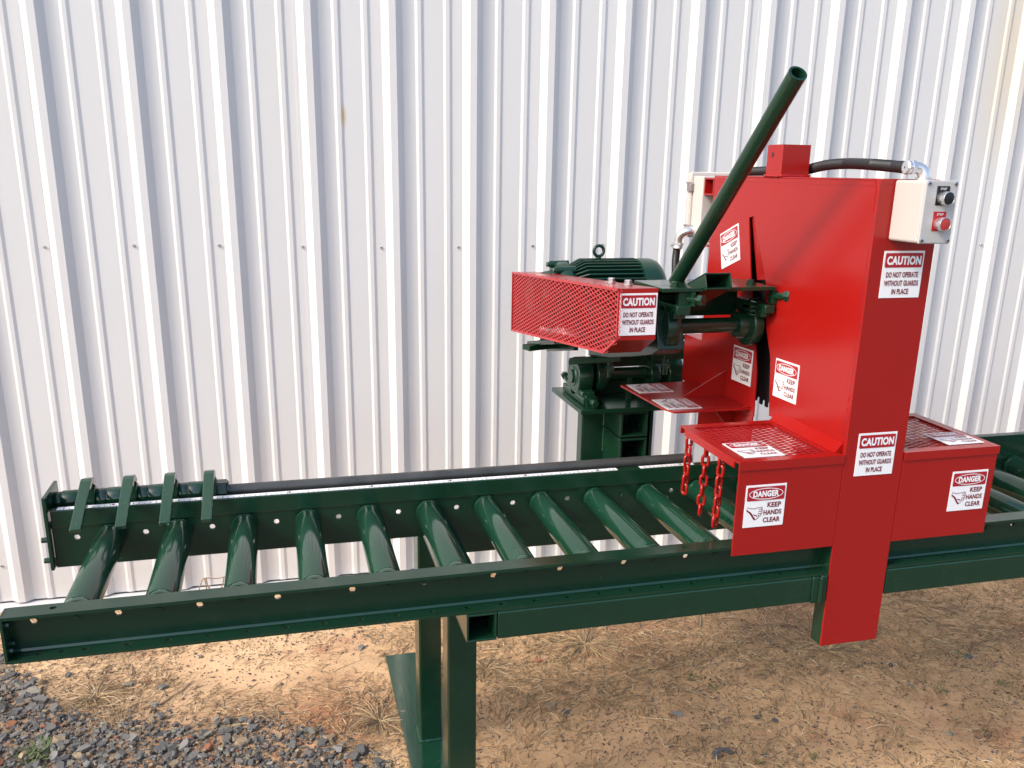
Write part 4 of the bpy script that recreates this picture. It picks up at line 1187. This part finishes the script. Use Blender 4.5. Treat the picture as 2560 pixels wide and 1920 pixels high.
setp(m.build('brick_chip', BRICK, fixn=False), 'flat red brick chip lying among dry straw right of the pedestal leg', 'brick chip')
# small dark chips and crumbs
ch = MB(); n = 0
while n < 15000:
    x = rg.uniform(-1.7, 4.4); y = rg.uniform(2.4, 4.72)
    if gravel_depth(x, y) > 0.03: continue
    dens = 0.5 + noise.noise(Vector((x * 1.3, y * 1.8, 5))) * 1.1 + (0.25 if (x > 1.0 and y < 3.3) else 0)
    if rg.random() > dens: continue
    s = rg.uniform(0.0025, 0.0075) if rg.random() < .93 else rg.uniform(.008, .013)
    t = rg.random(); tone = (0.07, 0.05, 0.04) if t < .45 else (0.16, 0.10, 0.065) if t < .75 else (0.13, 0.13, 0.13) if t < .88 else (0.48, 0.33, 0.19)
    c = gpos(x, y) + Vector((0, 0, s * .25)); a = rg.uniform(0, 6.3); e = rg.uniform(.35, .8)
    u = Vector((math.cos(a), math.sin(a), rg.uniform(-.2, .2))) * s; v = Vector((-math.sin(a), math.cos(a), rg.uniform(-.2, .2))) * s * e; w = Vector((0, 0, s * .45))
    ch.add([c + u, c + v, c - u, c - v, c + w], [(0, 1, 4), (1, 2, 4), (2, 3, 4), (3, 0, 4)], 0, False, tone); n += 1
ch.build('wood_chips', STONE, kind='stuff', label='dark crumbs of bark and grit scattered over the sandy soil', cat='wood chips', fixn=False, origin=(1.4, 3.5, 0))
# dry straw
def straw_density(x, y):
    n1 = noise.noise(Vector((x * 1.6, y * 1.9, 21))); n2 = noise.noise(Vector((x * 4.2, y * 4.6, 33)))
    d = 0.5 + n1 * 0.42 + n2 * 0.45
    if -0.55 < x < 0.35 and y > 3.75: d -= 0.30       # bare sand under the infeed
    if x > 1.3 and y < 3.15: d -= 0.12
    if x > 0.8 and y > 3.25: d += 0.25
    for (cx, cy_, r) in ((-0.85, 3.83, .28), (0.95, 3.6, .3), (1.411, 3.787, .35), (0.322, 3.371, .3), (3.2, 3.5, .8)):
        q = math.hypot(x - cx, y - cy_) / r
        if q < 1: d += 0.45 * (1 - q)
    if gravel_depth(x, y) > 0.05: d = 0.035
    return d
st = MB()
def blade(m, p, a, L, w, tone, rr, lift=0.006):
    cx = rr.uniform(-.4, .4); pts = []; ang = a
    q = Vector(p)
    k = 3 if L < .06 else 4
    for i in range(k + 1):
        pts.append(q.copy()); ang += cx * 0.35 + rr.uniform(-.15, .15)
        q = q + Vector((math.cos(ang), math.sin(ang), 0)) * (L / k)
    vs = []; fs = []
    for i, p_ in enumerate(pts):
        t = i / k; z = gz(p_.x, p_.y) + 0.0015 + lift * math.sin(math.pi * min(1, t * 1.05)) * 1.0
        d = Vector((math.cos(a), math.sin(a), 0)); s = Vector((-d.y, d.x, 0)) * w * (1 - .6 * t)
        vs += [Vector((p_.x, p_.y, z)) - s, Vector((p_.x, p_.y, z + w * .8)), Vector((p_.x, p_.y, z)) + s]
    for i in range(k):
        fs += [(3 * i, 3 * i + 3, 3 * i + 4, 3 * i + 1), (3 * i + 1, 3 * i + 4, 3 * i + 5, 3 * i + 2)]
    m.add(vs, fs, 0, False, tone)
def straw_tone(rr):
    t = rr.random(); v = rr.uniform(.75, 1.25)
    c = (0.42, 0.29, 0.15) if t < .36 else (0.25, 0.165, 0.085) if t < .70 else (0.115, 0.078, 0.048) if t < .9 else (0.55, 0.43, 0.27)
    return tuple(a * v for a in c)
n = 0
while n < 38000:
    x = rg.uniform(-1.6, 4.6); y = rg.uniform(2.35, 4.74)
    if rg.random() > straw_density(x, y): continue
    a = noise.noise(Vector((x * 1.2, y * 1.2, 50))) * 4 + (0.2 if x > 2.4 else 1.2) + rg.gauss(0, 0.8)
    L = rg.lognormvariate(math.log(0.045), 0.5); L = min(L, 0.17)
    blade(st, (x, y, 0), a, L, rg.uniform(.0010, .0022), straw_tone(rg), rg, rg.uniform(0, .012)); n += 1
for (cx, cy_, k, r) in ((1.411, 3.787, 110, .26), (0.322, 3.371, 110, .20), (0.862, 3.668, 70, .13), (-0.9, 3.84, 90, .16), (2.6, 3.45, 60, .2)):
    for i in range(k):
        a = rg.uniform(0, 6.3); q = rg.uniform(0, .03)
        blade(st, (cx + math.cos(a) * q, cy_ + math.sin(a) * q, 0), a, rg.uniform(.4, 1) * r, .0017, straw_tone(rg), rg, rg.uniform(.005, .03))
st.build('dry_straw', STRAW, kind='stuff', label='dry tan straw and dead grass strewn across the soil', cat='straw', fixn=False, origin=(1.4, 3.5, 0))
# long twigs lying singly
for (x, y, a, L, lab) in ((-0.93, 3.80, 1.25, .30, 'long thin brown twig lying on sand left of the gravel edge'), (-0.62, 3.70, 1.0, .22, 'short brown twig pointing at the gravel beside the bright sand'), (1.72, 3.30, -0.75, .55, 'long thin brown twig across the soil below the red column'), (2.06, 3.80, 0.8, .30, 'pale bent twig on soil just left of the red column foot')):
    P = []; q = Vector((x, y, 0))
    for i in range(7):
        P.append(Vector((q.x, q.y, gz(q.x, q.y) + .006))); a += rg.uniform(-.25, .25); q += Vector((math.cos(a), math.sin(a), 0)) * L / 6
    m = MB(); m.sweep(P, [.0042 - .0004 * i for i in range(7)], 7, col if False else 0)
    setp(m.build('twig', RUSTW), lab, 'twig', 'twigs on the soil')
# green weeds
wl_ = ['tiny green weed sprig on bare soil below the beam, beside a dark stone', 'small green weed sprig in straw left of the others under the beam', 'green weed tuft at the bottom edge right of the pedestal leg', 'flat green weed patch at the bottom edge on bare sand', 'small green weed near the right end of the bare sand strip', 'small green weed at the far right on pale sand', 'green weed sprig beside a dark stone right of the red column', 'thin green weed clump growing in the slate gravel at lower left']
for i, (x, y, r) in enumerate(((1.87, 3.269, .05), (1.809, 3.374, .05), (1.786, 2.728, .04), (2.029, 2.693, .045), (2.913, 3.003, .05), (3.231, 2.981, .06), (3.223, 3.258, .05), (-1.06, 3.44, .11))):
    m = MB()
    for k in range(26 if r < .1 else 90):
        a = rg.uniform(0, 6.3); q = rg.uniform(0, r * .6); L = rg.uniform(.3, .8) * r; b = gpos(x + math.cos(a) * q, y + math.sin(a) * q)
        t = rg.uniform(0, 6.3); d = Vector((math.cos(t), math.sin(t), rg.uniform(.15, .9))).normalized() * L; s = Vector((-d.y, d.x, 0)).normalized() * L * .06
        m.add([b - s * .5, b + s * .5, b + d * .55 + s, b + d, b + d * .55 - s], [(0, 1, 2, 4), (4, 2, 3)])
    setp(m.build('weed', WEED, fixn=False), wl_[i], 'weed', 'green weeds in the soil')
# bent wire loop leaning by the wall
m = MB()
m.sweep(catmull([W(0.565, .09, .005), W(0.590, .10, .08), W(0.615, .11, .128), W(0.68, .11, .122), W(0.745, .11, .130)], 8), .0032, 7)
m.sweep(catmull([W(0.625, .11, .126), W(0.632, .10, .07), W(0.66, .10, .045), W(0.70, .10, .060), W(0.72, .10, .125)], 8), .0032, 7)
m.sweep(catmull([W(0.618, .11, .126), W(0.622, .10, .06), W(0.628, .09, .003)], 8), .0032, 7)
setp(m.build('bent_wire', RUSTW), 'bent rusty wire loop standing at the foot of the white wall', 'wire')
